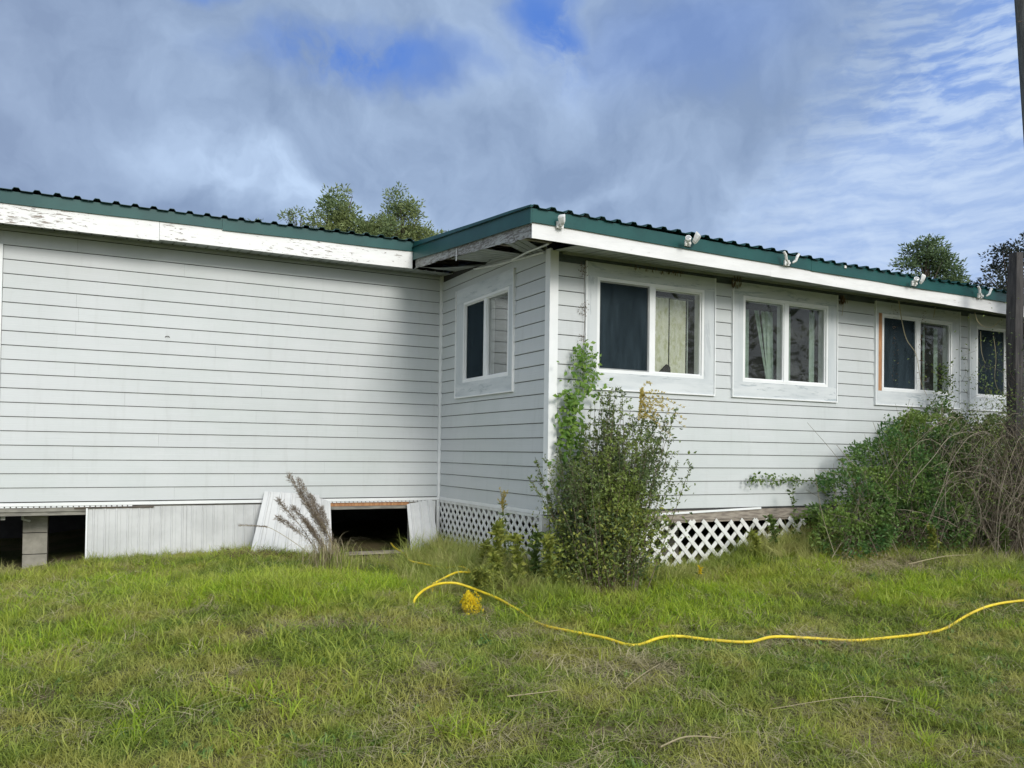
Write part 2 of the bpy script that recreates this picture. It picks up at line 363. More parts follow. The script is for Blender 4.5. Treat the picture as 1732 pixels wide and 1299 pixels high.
# siding boards : every course a board of its own
def board_mesh(L, h, proud=0):
    a = A(); sec = [(0, .0055), (.0112+proud, .0055), (.0120+proud, .009), (.0085+proud, h*.47), (.0078+proud, h*.50), (.0078+proud, h*.53), (.003+proud, h), (0, h)]
    if h < .09: sec = [(0, .007), (.013+proud, .007), (.004+proud, h), (0, h)]
    n = len(sec); vs = [(0, -y, z) for y, z in sec]+[(L, -y, z) for y, z in sec]
    fs = [(i, (i+1) % n, n+(i+1) % n, n+i) for i in range(n)]+[tuple(range(n))[::-1], tuple(range(n, 2*n))]
    return a.add(vs, fs)
bcache = {}
def board(W, u0, u1, z, h=K, proud=0, label=None):
    key = (round(u1-u0, 4), round(h, 4), proud)
    if key not in bcache:
        o = board_mesh(u1-u0, h, proud).build('siding_board', MS, house); bcache[key] = o.data
    else:
        o = bpy.data.objects.new('siding_board', bcache[key])
        link(o, house)
    p = W.M@Vector((u0, 0, z))
    o.parent = None; o.location = p; rotz = math.atan2(W.M[1][0], W.M[0][0]); o.rotation_euler = (0, 0, rotz)
    o.parent = house; o.matrix_parent_inverse = Matrix.Translation(-woff[house.name]); woff[o.name] = Vector(p)
    return o
seams = {18: -3.62, 14: -3.62, 13: -3.60, 12: -3.62, 9: -3.62, 8: -1.95, 5: -.95, 4: -2.9, 3: -3.62, 2: -1.3, 1: -2.2, 16: -1.8, 17: -2.7, 15: -.8, 11: -2.4, 10: -1.15, 7: -3.2, 6: -2.0, 0: -2.75}
for c in range(0, 20):
    z = c*K; h = K if c < 19 else 2.46-z
    s = seams.get(c, -2.5)
    board(WA, -4.2, s, z, h, .0012); board(WA, s+.001, -.035, z, h)
    board(WA, XL+.02, -4.285 if c < 18 else -4.201, z, h)
for c in range(0, 19):
    z = c*K
    zz1 = z+K
    h = K if c < 18 else .10
    if zz1 > 1.09 and z < 2.13 and c > 8:
        board(WB, .035, .45, z, h); board(WB, 1.79, D-.075, z, h)
    else: board(WB, .035, D-.075, z, h)
cuts = [w_[:2] for w_ in WINC]
sC = {7: 1.05, 6: 2.35, 5: 3.86, 4: 3.90, 3: 2.9, 2: 1.2, 1: 4.4, 0: 2.6, 8: 3.86, 17: 5.0}
for c in range(0, 18):
    z = c*K; h = K if c < 17 else 2.238-z
    if 8 < c < 17:
        xs = [.066]+[e for a_, b_ in cuts for e in (a_-.006, b_+.006)]+[XR]
        for i in range(0, len(xs), 2): board(WC, xs[i], xs[i+1], z, h)
    else:
        if c == 17: continue
        s = sC.get(c, 3.0); board(WC, .066, s, z, h, .0012); board(WC, s+.001, 6.6, z, h); board(WC, 6.601, XR, z, h, .0012)
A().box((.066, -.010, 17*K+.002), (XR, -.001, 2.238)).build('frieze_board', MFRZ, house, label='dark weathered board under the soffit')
# posts and trims of the walls
A().box((-.022, -.022, -.02), (.0, .060, 2.26)).box((-.0, -.022, -.02), (.062, .0, 2.245)).build('corner_post', MW, house)
A().box((-.034, D-.034, -.03), (-.002, D-.002, 2.46)).build('corner_post', MW, house)
A().box((-4.284, D-.026, -.035), (-4.203, D-.002, 2.29)).build('corner_post', MW, house)
A().box((XL, D-.022, -.034), (-.03, D-.002, -.004)).build('starter_strip', MW, house)
A().box((-.018, .08, -.03), (-.002, D-.036, .004)).build('starter_strip', MW, house)
A().box((.11, -.012, -.012), (XR, -.001, .004)).build('starter_strip', MDARK, house)
M4 = Matrix.Translation((1.05, 0, -.055))@Matrix.Rotation(R(-1.6), 4, 'Y')
A().box((0, -.022, 0), (1.35, -.012, .02), M4).build('loose_starter_strip', MW, house)
A().box((.11, -.010, -.105), (XR, .05, -.014)).build('sill_beam', MWOOD, house)
A().box((XL, D-.012, -.085), (-3.49, D+.03, -.05)).build('sill_beam', MGREYW, house)
A().box((-1.26, D-.004, -.085), (-.36, D+.03, -.05)).build('sill_beam', MBARE, house)
a = A()
for x0, x1 in ((XL, -3.1), (-1.25, -.04)):
    n = int((x1-x0)/.045)
    for i in range(n): a.box((x0+i*.045, D-.02, -.048), (x0+i*.045+.034, D-.003, -.037))
a.build('vent_strip', MW, house)['kind'] = 'stuff'
A().box((-3.6, D-.026, -.062), (-2.93, D-.014, -.052)).build('loose_strip', MRUST, house)

# roofs : ribbed sheets, one object each, with trims
def ribbed(u0, u1, zf, y0, y1, slope, pitch=.155, off=0.0):
    """sheet from u0..u1, ribs run along Y. zf(x) gives height at y0"""
    pr = []; k0 = math.floor((u0-off)/pitch)
    for k in range(k0, k0+int((u1-u0)/pitch)+3):
        c = off+k*pitch
        for dx, dz in ((-.034, 0), (-.018, .022), (.018, .022), (.034, 0)):
            x = c+dx
            if u0 <= x <= u1: pr.append((x, dz))
    pr = [(u0, 0)]+pr+[(u1, 0)]
    a = A(); n = len(pr); vs = []
    for y in (y0, y1):
        for x, dz in pr: vs.append((x, y, zf(x)+dz+slope*(y-y0)))
    for y in (y0, y1):
        for x, dz in pr: vs.append((x, y, zf(x)+dz-.004+slope*(y-y0)))
    fs = []
    for i in range(n-1):
        fs += [(i, i+1, n+i+1, n+i), (2*n+i, 3*n+i, 3*n+i+1, 2*n+i+1), (i, 2*n+i, 2*n+i+1, i+1), (n+i, n+i+1, 3*n+i+1, 3*n+i)]
    return a.add(vs, fs)
zA = lambda x: 2.692+(x+4.2)*.0065-.006*math.sin(x*1.7)
zC = lambda x: 2.418-.0125*(x+.46)+.010*math.sin(x*1.3+.5)-.004*math.sin(x*5)
x = XL; roofA = []
while x < -.5:
    x1 = min(x+.93, -.462); ribbed(x, x1-.001, zA, 2.075, 6.1, .07, off=-4.091).build('roof_sheet', MGRN2, house); x = x1
x = -.49
while x < XR:
    x1 = min(x+.93, XR+.3); ribbed(x, x1-.001, zC, -.52, 6.1, .092, off=-.44).build('roof_sheet', MGRN2, house); x = x1
# green eave trims (folded metal): face plus small bottom hem
def trim(name, p0, p1, h0, h1, m, nrm, th=.012, label=None, hem=True):
    """vertical strip between two points (top line), heights h0,h1 downward, outward nrm"""
    p0 = Vector(p0); p1 = Vector(p1); n = Vector(nrm)*th; a = A()
    L = (p1-p0).length; k = max(2, int(L/.35)); vs = []
    for i in range(k+1):
        t = i/k; p = p0.lerp(p1, t); h = lerp(h0, h1, t); wob = Vector(nrm)*(.003*math.sin(t*L*5.3)); q = p+Vector((0, 0, .002*math.sin(t*L*3.1)))
        vs += [q+wob, q+wob-Vector((0, 0, h)), q+n+wob-Vector((0, 0, h)), q+n+wob]
    fs = [(0, 1, 2, 3), (4*k+3, 4*k+2, 4*k+1, 4*k)]
    for i in range(k):
        b = 4*i
        for j in range(4): fs.append((b+j, b+4+j, b+4+(j+1) % 4, b+(j+1) % 4))
    a.add(vs, fs); return a.build(name, m, house, label=label)
xs = [XL, -2.4, -.475]
for i in range(2): trim('eave_trim', (xs[i], 2.118, zA(xs[i])-.004), (xs[i+1]-.002, 2.118, zA(xs[i+1])-.004), .112, .10, MGRN, (0, -1, 0))
xs = [-.46, 2.55, 5.65, XR]
for i in range(3): trim('eave_trim', (xs[i], -.483, zC(xs[i])-.004), (xs[i+1]-.002, -.483, zC(xs[i+1])-.004), .108, .105, MGRN, (0, -1, 0))
trim('rake_trim', (-.462, -.495, 2.444), (-.462, 2.118, 2.715), .146, .19, MGRN, (-1, 0, 0))
# fascia boards
xs = [XL, -2.95, -.475]
for i in range(2):
    z0 = 2.61+(xs[i]+4.2)*.008; z1 = 2.61+(xs[i+1]+4.2)*.008
    trim('fascia_board', (xs[i], 2.128, z0), (xs[i+1]-.003, 2.128, z1), .194, .206, MFA, (0, -1, 0), .008, 'white fascia board with flaking paint')
xs = [-.452, 2.05, 4.55, 7.4, XR]
for i in range(4):
    trim('fascia_board', (xs[i], -.472, 2.345-.012*(xs[i]+.46)), (xs[i+1]-.003, -.472, 2.345-.012*(xs[i+1]+.46)), .158, .158, MFC, (0, -1, 0), .008)
# rotten rake board, ragged lower edge
a = A(); n = 46; vs = []
for i in range(n+1):
    t = i/n; y = lerp(-.455, 2.10, t); zt = lerp(2.31, 2.548, t); zb = lerp(2.190, 2.435, t)+(.022*abs(mnoise.noise(Vector((t*19, 0, 0))))+.014*abs(mnoise.noise(Vector((t*60, 3, 0))))+(.012 if .18 < t < .8 else 0))
    w_ = .006*mnoise.noise(Vector((t*40, 5, 0)))
    vs += [(-.450, y, zt), (-.450+w_, y, zb), (-.428+w_, y, zb+.006), (-.428, y, zt)]
fs = []
for i in range(n):
    b = 4*i
    for j in range(4): fs.append((b+j, b+4+j, b+4+(j+1) % 4, b+(j+1) % 4))
a.add(vs, fs+[(0, 1, 2, 3), (4*n+3, 4*n+2, 4*n+1, 4*n)]).build('rake_board', MROT, house, label='rotten grey rake board with ragged edge and peeling paint')
A().box((-.456, 1.0, 2.30), (-.4515, 1.01, 2.42)).build('splinter', MW, house)
# soffits : panels with grooves
def soffit_panel(c0, c1, c2, c3, grooves=3, mat_=None):
    """quad c0 c1 (at wall) c2 c3 (at eave); grooves run wall to eave"""
    c0, c1, c2, c3 = map(Vector, (c0, c1, c2, c3)); vs = []; k = grooves*3
    prof = []
    for i in range(grooves):
        for t, d_ in ((.0, 0), (.82, 0), (.86, .008), (.96, .008)): prof.append(((i+t)/grooves, d_))
    prof.append((1, 0)); m = len(prof)
    for t, d_ in prof:
        p = c0.lerp(c1, t); q = c3.lerp(c2, t)
        vs += [p+Vector((0, 0, d_)), q+Vector((0, 0, d_))]
    fs = [(2*i, 2*i+2, 2*i+3, 2*i+1) for i in range(m-1)]
    a = A().add(vs, fs)
    return a.build('soffit_panel', mat_ or MSOF, house)
x = XL
while x < -.02:
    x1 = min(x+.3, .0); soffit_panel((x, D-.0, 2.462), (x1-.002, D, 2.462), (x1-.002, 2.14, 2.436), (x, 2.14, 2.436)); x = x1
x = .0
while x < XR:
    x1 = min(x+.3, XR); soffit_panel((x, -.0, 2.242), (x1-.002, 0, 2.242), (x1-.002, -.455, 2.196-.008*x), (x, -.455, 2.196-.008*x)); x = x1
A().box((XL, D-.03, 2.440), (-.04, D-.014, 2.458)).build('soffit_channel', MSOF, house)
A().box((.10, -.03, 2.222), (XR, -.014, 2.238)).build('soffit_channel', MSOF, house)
# rake soffit: what is left of it, sagging, plus bare rafters in the dark cavity
zs = lambda y: 2.206+.0965*(y+.455)
for y0, y1 in ((-.455, -.30), (-.30, -.16)):
    pass
for y in (-.05, .35, .75, 1.15, 1.55, 1.95):
    A().box((-.425, y, zs(y)+.05), (-.02, y+.04, zs(y)+.13)).build('rafter_tail', MWOOD, house)
A().box((-.43, -.44, 2.40), (-.003, -.40, 2.405)).build('nailer', MDARK, house)
soffit_panel((0, .42, zs(.42)), (0, 1.16, zs(1.16)), (-.435, 1.18, zs(1.18)-.008), (-.43, .48, zs(.5)+.012), 7)
soffit_panel((0, .10, zs(.1)-.004), (0, .42, zs(.42)-.004), (-.30, .30, zs(.3)+.05), (-.30, .0, zs(0)+.07), 3)
# torn sagging piece at the inner end
a = A(); vs = []; n = 14
for i in range(n+1):
    t = i/n; y = lerp(.95, 2.08, t); edge = -.12-.31*max(0, (t-.28)/.72)**.55 if t > .28 else -.12+.06*(t/.28)
    sag = -.030*math.sin(math.pi*min(1, t*1.05))
    for j in range(5):
        s_ = j/4; vs.append((edge*s_, y, zs(y)+sag*s_*s_*1.2+.004*math.sin(j*9)))
fs = [(i*5+j, i*5+j+1, (i+1)*5+j+1, (i+1)*5+j) for i in range(n) for j in range(4)]
a.add(vs, fs).build('soffit_panel', MSOF, house, label='torn sagging soffit panel')
a = A().tube([(-.022, y, zs(y)-.012-.02*math.sin(max(0, (y-.1))*1.6)) for y in np.linspace(.09, 1.55, 12)], .009, 5)
a.build('soffit_channel', MW, house, label='loose white soffit channel hanging along the side wall')
A().tube([(-.06, .62, zs(.62)-.03), (-.13, .2, zs(.2)-.015), (-.20, -.30, 2.21)], .008, 5).build('soffit_channel', MW, house, label='bent white strip hanging across the broken soffit')
A().tube([(-.03, D-.05, 2.452), (-.45, 2.12, 2.44)], .006, 4).build('soffit_channel', MSOF, house)

# ---------------------------------------------------------------- windows
def curtain(W, u0, u1, z0, z1, dep, folds, mt, win, amp=.018, skew=0, name='curtain', label=None):
    n = max(6, int(folds*6)); vs = []; zz = [z1, lerp(z1, z0, .5), z0]
    for k, z in enumerate(zz):
        for i in range(n+1):
            t = i/n; x_ = lerp(u0, u1, t)+skew*k/2*(1-t*.3)
            vs.append(W.M@Vector((x_, dep+amp*math.sin(t*folds*2*math.pi+.4*math.sin(t*9)), z)))
    fs = [(k*(n+1)+i, k*(n+1)+i+1, (k+1)*(n+1)+i+1, (k+1)*(n+1)+i) for k in range(2) for i in range(n)]
    return A().add(vs, fs).build(name, mt, win, smooth=True, label=label)
def lace_mat():
    m = bpy.data.materials.new('lace_curtain'); m.use_nodes = True; q = G(m.node_tree); b = q.n['Principled BSDF']; o = q.n['Material Output']
    ge = q.new('ShaderNodeNewGeometry').outputs['Position']
    v = q.new('ShaderNodeTexVoronoi', feature='SMOOTH_F1'); q.put(v.inputs['Vector'], q.map(ge, (1, 1, .75))); v.inputs['Scale'].default_value = 30
    n = q.noise(q.map(ge, (1, 1, .5)), 20, 5, .7, 1.2)
    c = q.mix(q.ss(q.m('ADD', n, q.m('MULTIPLY', v.outputs[0], .25)), .48, .66), (.72, .74, .50), (.90, .91, .76))
    q.put(b.inputs['Base Color'], c); b.inputs['Roughness'].default_value = .9
    tr = q.new('ShaderNodeBsdfTranslucent'); q.put(tr.inputs[0], c); ms = q.new('ShaderNodeMixShader'); ms.inputs[0].default_value = .2
    q.l.new(b.outputs[0], ms.inputs[1]); q.l.new(tr.outputs[0], ms.inputs[2]); q.l.new(ms.outputs[0], o.inputs[0]); return m
MLACE = lace_mat(); MCURT = mat('green_grey_curtain', (.40, .50, .42), (.30, .40, .34), 7, .9, .1)
MCURTW = mat('pale_curtain', (.55, .60, .55), (.42, .48, .44), 7, .9, .1)
def window(W, o0, o1, i0, i1, key, mull, label):
    zo0, zo1 = 1.08, 2.19 if key != 'f' else 2.215
    win = A().box((i0, -.10, ZB-.0), (i0+.001, -.095, ZB+.001), W.M)   # replaced below by the frame itself
    # frame = the part ; it is one vinyl profile
    fw = .034; f = A()
    y0, y1 = -.085, .020; fw = .028
    f.box((i0, y0, ZB), (i0+fw, y1, ZT), W.M); f.box((i1-fw, y0, ZB), (i1, y1, ZT), W.M)
    f.box((i0+fw, y0, ZT-fw), (i1-fw, y1, ZT), W.M); f.box((i0+fw, y0, ZB), (i1-fw, y1, ZB+fw), W.M)
    f.box((mull-.030, y0+.02, ZB+fw), (mull+.030, y1-.006, ZT-fw), W.M)
    win = f.build('window', MW, house, label=label)
    # inner sash step
    for a0, a1 in ((i0+fw, mull-.030), (mull+.030, i1-fw)):
        s_ = A(); w2 = .012
        s_.box((a0, y0+.01, ZB+fw), (a0+w2, .004, ZT-fw), W.M); s_.box((a1-w2, y0+.01, ZB+fw), (a1, .004, ZT-fw), W.M)
        s_.box((a0+w2, y0+.01, ZT-fw-w2), (a1-w2, .004, ZT-fw), W.M); s_.box((a0+w2, y0+.01, ZB+fw), (a1-w2, .004, ZB+fw+w2), W.M)
        s_.build('sash', MW if key != 'a' or a0 > mull else MSCRF, win)
        A().box((a0+w2, -.018, ZB+fw+w2), (a1-w2, -.014, ZT-fw-w2), W.M).build('pane', MGLASSB if key == 'f' else MGLASS, win)
    if key in 'afcd':
        a0, a1 = i0+fw+.014, mull-.044
        A().box((a0, -.008, ZB+fw+.012), (a1, -.006, ZT-fw-.012), W.M).build('screen', MSCR, win)
    # weathered flat boards round it, butted
    e = .006; d1 = .024
    A().box((o0+e, .0, ZT+.001), (o1-e, d1, zo1), W.M).build('trim_board', MTRIMH, win)
    bb = A().box((o0+e, .0, zo0), (o1-e, d1, ZB-.001), W.M).build('trim_board', MTRIMH, win)
    if key == 'c':
        A().box((i0-.062, .0, ZB-.0005), (i0-.001, d1-.008, ZT+.0005), W.M).build('trim_board', MBARE, win, label='bare orange brown wood strip')
        A().box((o0+e, .0, ZB-.0005), (i0-.0625, d1, ZT+.0005), W.M).build('trim_board', MTRIM, win)
    else:
        A().box((o0+e, .0, ZB-.0005), (i0-.001, d1-.002, ZT+.0005), W.M).build('trim_board', MTRIM, win)
    A().box((i1+.001, .0, ZB-.0005), (o1-e, d1-.002, ZT+.0005), W.M).build('trim_board', MTRIM, win)
    ch = A(); dd = .032
    ch.box((o0-e, .0, zo0-.012), (o0+e-.001, dd, zo1), W.M); ch.box((o1-e+.001, .0, zo0-.012), (o1+e, dd, zo1), W.M)
    ch.box((o0+e-.001, .0, zo0-.012), (o1-e+.001, dd, zo0-.001), W.M)
    ch.build('channel', MW, win)
    return win
wf = window(WB, *WINB[0], 1.152, 'side window beside the corner, a dark screen in its left half')
wa = window(WC, *WINC[0], 1.063, 'window nearest the corner, screened on the left with pale lace curtains on the right')
wb_ = window(WC, *WINC[1], 2.725, 'second window from the corner with half drawn pale curtains')
wc_ = window(WC, *WINC[2], 4.723, 'third window with a bare orange wood strip on its left side')
wd_ = window(WC, *WINC[3], 6.32, 'fourth window half hidden by the dark post')
we_ = window(WC, *WINC[4], 8.48, 'last window of the front wall behind the post')
curtain(WC, 1.11, 1.345, ZB, 1.975, -.11, 3.5, MLACE, wa, .007)
curtain(WC, 1.36, 1.55, ZB, 1.975, -.115, 3, MLACE, wa, .007)
curtain(WC, 1.585, 1.60, ZB, 2.0, -.14, 1, MCURTW, wa, .004)
A().tube([WC.M@Vector((1.10, -.12, 1.985)), WC.M@Vector((1.64, -.12, 1.985))], .006, 5).build('curtain_rail', MSCRF, wa)
for pts in ([(1.20, ZB+.03), (1.345, ZB+.03), (1.34, ZB+.10), (1.30, ZB+.125), (1.24, ZB+.07)],):
    vs = [WC.M@Vector((u, -.07, z)) for u, z in pts]+[WC.M@Vector((u, -.09, z)) for u, z in pts]; n = len(pts)
    A().add(vs, [tuple(range(n)), tuple(range(n, 2*n))[::-1]]+[(i, n+i, n+(i+1) % n, (i+1) % n) for i in range(n)]).build('dark_cloth', MPOST, wa)
A().add([WC.M@Vector(p) for p in ((.52, -.3, 1.25), (.66, -.3, 1.25), (.52, -.3, 1.37))], [(0, 1, 2)]).build('dark_cloth', MPOST, wa)
for u0, u1, sk in ((2.30, 2.37, 0), (2.44, 2.50, .18), (2.53, 2.62, .10), (2.60, 2.69, .03)): curtain(WC, u0, u1, ZB, 1.97, -.14-.02*sk, 1.5, MCURT, wb_, .012, sk)
for u0, u1 in ((2.765, 2.80), (2.83, 2.875), (2.90, 2.925)): curtain(WC, u0, u1, ZB, 1.97, -.13, 1, MCURT, wb_, .010)
curtain(WC, 3.19, 3.27, ZB, 2.02, -.13, 1.5, MCURT, wb_, .010)
for u0, u1 in ((4.87, 4.94), (4.98, 5.01), (5.17, 5.24)): curtain(WC, u0, u1, ZB, 2.0, -.13, 1.5, MCURT, wc_, .010)
for k in range(9):
    z = 1.30+.075*k
    A().box((5.80, -.11, z), (6.25, -.085, z+.012), WC.M).build('blind_slat', MSCRF, wd_)

tag(A().tube(bez([(-2.86, D-.013, 1.565), (-2.85, D-.02, 1.574), (-2.83, D-.02, 1.574), (-2.82, D-.013, 1.565)], 3), .003, 5).build('wall_hook', MRUST), 'small dark hook on the left siding', 'hook')
# ---------------------------------------------------------------- skirting, crawl space
def sheet(name, TL, TR, BR, BL, ribs, m, parent, rh=.007, label=None, flip=1):
    TL, TR, BR, BL = map(Vector, (TL, TR, BR, BL)); nrm = (TR-TL).cross(BL-TL).normalized()*flip
    if nrm.y > 0: nrm = -nrm
    pr = []
    for i in range(ribs):
        for t, d_ in ((.0, 0), (.36, 0), (.42, 1), (.52, 1), (.58, 0), (.80, 0), (.83, .35), (.87, 0)): pr.append(((i+t)/ribs, d_*rh))
    pr.append((1, 0)); a = A(); n = len(pr); rows = 4; vs = []
    for side in (0, 1):
        for r_ in range(rows+1):
            s_ = r_/rows; l = TL.lerp(BL, s_); q = TR.lerp(BR, s_)
            for t, d_ in pr:
                p = l.lerp(q, t)+nrm*(d_+.004*math.sin(3*s_+5*t)-side*.0015); vs.append(p)
    o_ = n*(rows+1); fs = []
    for r_ in range(rows):
        for i in range(n-1):
            b = r_*n+i; fs += [(b, b+1, b+n+1, b+n), (o_+b, o_+b+n, o_+b+n+1, o_+b+1)]
    a.add(vs, fs); return a.build(name, m, parent, label=label)
sheet('skirt_panel', (-3.485, D-.01, -.052), (-2.62, D-.01, -.052), (-2.62, D-.01, -.72), (-3.485, D-.01, -.76), 9, MSKIRT, house)
sheet('skirt_panel', (-2.63, D-.014, -.052), (-1.85, D-.014, -.052), (-1.85, D-.014, -.66), (-2.63, D-.014, -.70), 8, MSKIRT, house)
A().box((-3.503, D-.03, -.75), (-3.487, D-.004, -.06)).build('skirt_edge', MW, house)
A().box((-.36, D-.006, -.60), (-.30, D+.03, -.05)).build('skirt_stud', MGREYW, house)
A().box((-.13, D-.010, -.72), (-.05, D-.004, -.04)).box((-.04, D-.03, -.72), (-.003, D-.002, -.034)).build('skirt_stud', MW, house)
A().box((-4.26, D+.01, -.8), (-4.19, D+.10, -.05)).build('wooden_post', MWOOD, house)
A().box((XL, D-.012, -.85), (-4.30, D-.002, -.05)).build('skirt_panel', MSKIRT, house)
# CMU pier
pier = A()
for k in range(4):
    z0 = -.90+k*.20
    A().box((-4.02, 2.78, z0), (-3.82, 3.17, z0+.192)).build('pier_block', MBLOCK, house)
for (px_, py_) in ((1.6, .5), (1.6, 2.6), (4.4, .5), (4.4, 2.6), (-1.2, 4.2), (-2.8, 4.4)):
    for k in range(4):
        A().box((px_, py_, -.90+k*.20), (px_+.2, py_+.4, -.90+k*.20+.192)).build('pier_block', MBLOCK, house)
A().box((-4.18, D+.08, -.16), (-4.145, D+.10, -.09)).build('paper_scrap', MPIPE, house)
A().tube([(-4.02, 2.7, -.06), (-4.02, 2.7, -.17), (-3.96, 2.72, -.19)], .012, 6).build('pipe', MPIPE, house)
A().tube([(-3.9, 2.75, -.12), (-3.6, 3.4, -.14), (-3.0, 5, -.13)], .022, 6).build('pipe', MPIPE, house)
# lattice
LW = .033; PITCH = .118
def lattice(W, u0, u1, ztop, zbot, n_off, mt, label, jag=0, rail=True, PITCH=.118, LW=.033):
    h = ztop-zbot; base = A()
    if rail: base.box((u0, n_off-.012, ztop-.028), (u1, n_off+.014, ztop), W.M)
    else: base.box((u0, n_off-.018, ztop-.02), (u1, n_off-.010, ztop), W.M)
    par = base.build('lattice_panel', mt if rail else MWOOD, house, label=label)
    for sgn, yo in ((1, 0), (-1, .007)):
        k = 0; x_ = u0-h
        while x_ < u1+h:
            # centre line goes from (x_, zbot) to (x_+h*sgn, ztop)
            a0, a1 = (x_, x_+h) if sgn > 0 else (x_+h, x_)
            t0, t1 = 0.0, 1.0
            pa, pb = a0, a1
            # clip in u
            def clip(lim, less):
                nonlocal t0, t1
                if pb == pa: return
                t = (lim-pa)/(pb-pa)
                if (pb > pa) == less: t1 = min(t1, t)
                else: t0 = max(t0, t)
            clip(u1, True); clip(u0, False)
            if t1-t0 > .06:
                jt = random.uniform(0, jag); tt1 = max(t0+.05, t1-(jt/h if t1 > .98 else 0))
                P = Vector((lerp(pa, pb, t0), n_off+yo, lerp(zbot, ztop, t0))); Q = Vector((lerp(pa, pb, tt1), n_off+yo, lerp(zbot, ztop, tt1)))
                dv = (Q-P).normalized(); sd = Vector((-dv.z, 0, dv.x))*LW/2; nn = Vector((0, .003, 0))
                vs = [P-sd-nn, P+sd-nn, Q+sd-nn, Q-sd-nn, P-sd+nn, P+sd+nn, Q+sd+nn, Q-sd+nn]
                A().add([W.M@v for v in vs], [(0, 1, 2, 3), (7, 6, 5, 4), (0, 4, 5, 1), (1, 5, 6, 2), (2, 6, 7, 3), (3, 7, 4, 0)]).build('lath', mt, par)
            x_ += PITCH; k += 1
    return par
MLAT = mat('white_lath', (.74, .75, .73), (.62, .62, .59), 12, .55, .15, 30)
lattice(WB, .04, D-.08, -.028, -.70, .004, MLAT, 'white lattice skirt under the side wall')
lattice(WC, .16, 3.0, -.108, -.66, .012, MLAT, 'white lattice skirt under the front windows', .03, rail=False, PITCH=.158, LW=.039)
A().box((-.075, -.03, -.72), (-.005, .03, -.035)).box((.01, -.035, -.72), (.10, -.01, -.035)).build('skirt_post', MLAT, house)
sheet('skirt_panel', (3.35, -.0, -.135), (6.6, -.0, -.135), (6.6, -.0, -.7), (3.35, 0, -.7), 30, MSKIRT, house)
A().box((6.6, -.004, -.7), (XR, -.0, -.135)).build('skirt_panel', MSKIRT, house)
# loose leaning panels = things of their own
def leaning(label, *q, ribs=6):
    base = (Vector(q[2])+Vector(q[3]))/2
    o = thing('metal_panel', label, 'metal panel', base, 'loose skirting panels leaning by the crawl space')
    sheet('panel_sheet', *q, ribs, MSKIRT, o, .009)
    return o
leaning('widest loose white ribbed metal panel leaning against the wall behind the dry grass clump', (-1.91, 2.385, .08), (-1.36, 2.385, .04), (-1.42, 2.03, -.66), (-2.13, 2.03, -.62), ribs=5)
leaning('narrow white metal strip leaning at the left side of the crawl space opening', (-1.40, 2.40, .02), (-1.235, 2.40, -.03), (-1.27, 2.15, -.66), (-1.36, 2.15, -.66), ribs=1)
leaning('small white ribbed metal panel leaning at the right side of the crawl space opening', (-.395, 2.40, -.075), (-.10, 2.40, -.025), (-.12, 2.10, -.64), (-.44, 2.10, -.66), ribs=3)
o = tag(A().box((-1.15, 2.28, -.588), (-.42, 2.36, -.56), Matrix.Rotation(R(-1), 4, 'Z')).build('plank', MWOOD), 'weathered board lying on the dirt in the crawl space opening', 'plank')

# ---------------------------------------------------------------- flood lamps on the front eave
def lamp_head(t, base, dr, kind, k=1.0):
    base = Vector(base); dr = Vector(dr).normalized()
    if kind == 'socket':
        A().tube([base, base+dr*.025, base+dr*.027, base+dr*.065], [.012, .013, .023, .026], 12).build('lamp_head', MLAMP, t)
        A().tube([base+dr*.0655, base+dr*.067], [.021, .016], 12).build('lens', MLENS, t)
    elif kind == 'housing':
        q = dr.to_track_quat('Z', 'Y').to_matrix().to_4x4(); M_ = Matrix.Translation(base)@q@Matrix.Scale(k, 4)
        a = A(); vs = []
        for z, w_, h_, of in ((0, .020, .016, 0), (.025, .034, .022, .004), (.06, .040, .026, .012), (.10, .044, .030, .026), (.118, .040, .024, .034)):
            vs += [M_@Vector(p) for p in ((-w_, -h_+of, z), (w_, -h_+of, z), (w_, h_+of, z), (-w_, h_+of, z))]
        fs = [(3, 2, 1, 0), (16, 17, 18, 19)]
        for i in range(4):
            for j in range(4): fs.append((4*i+j, 4*i+(j+1) % 4, 4*i+4+(j+1) % 4, 4*i+4+j))
        a.add(vs, fs).build('lamp_head', MLAMP, t)
    else:
        side = 1 if dr.x > 0 else -1; up = Vector((0, 0, 1))
        pts = [base, base+Vector((.030*side, -.01, .02)), base+Vector((.042*side, -.015, .055)), base+Vector((.045*side+.02*side, -.015, .085))]
        A().tube(pts, [.008, .013, .014, .012], 6).build('lamp_bracket', MLAMP, t)
def lamp(x_, z, heads, label):
    t = thing('flood_lamp', label, 'flood lamp', (x_, -.49, z), 'lamps along the front eave')
    A().box((x_-.03, -.515, z-.030), (x_+.03, -.4965, z+.022)).build('lamp_base', MLAMP, t)
    A().tube([(x_, -.515, z-.01), (x_, -.545, z-.012)], .012, 8).build('lamp_arm', MLAMP, t)
    for off, dr, kind in heads: lamp_head(t, (x_+off, -.550, z-.008), dr, kind, .58 if len(heads) == 1 else .74)
lamp(-.215, 2.318, [(0, (-.55, -.35, .9), 'housing')], 'single white lamp head on the green eave nearest the corner')
lamp(1.06, 2.335, [(-.035, (-.5, -.8, .35), 'socket'), (.03, (.45, -.55, .7), 'housing')], 'double flood lamp above the first front window, big white head on its right')
lamp(2.22, 2.300, [(-.03, (-1, -.1, .3), 'horn'), (.03, (1, -.1, .3), 'horn')], 'pair of bare curved lamp brackets above the second front window')
lamp(3.98, 2.292, [(-.045, (-.5, -.8, .5), 'socket'), (.045, (.4, -.4, .8), 'housing')], 'double flood lamp above the third front window, heads set apart')
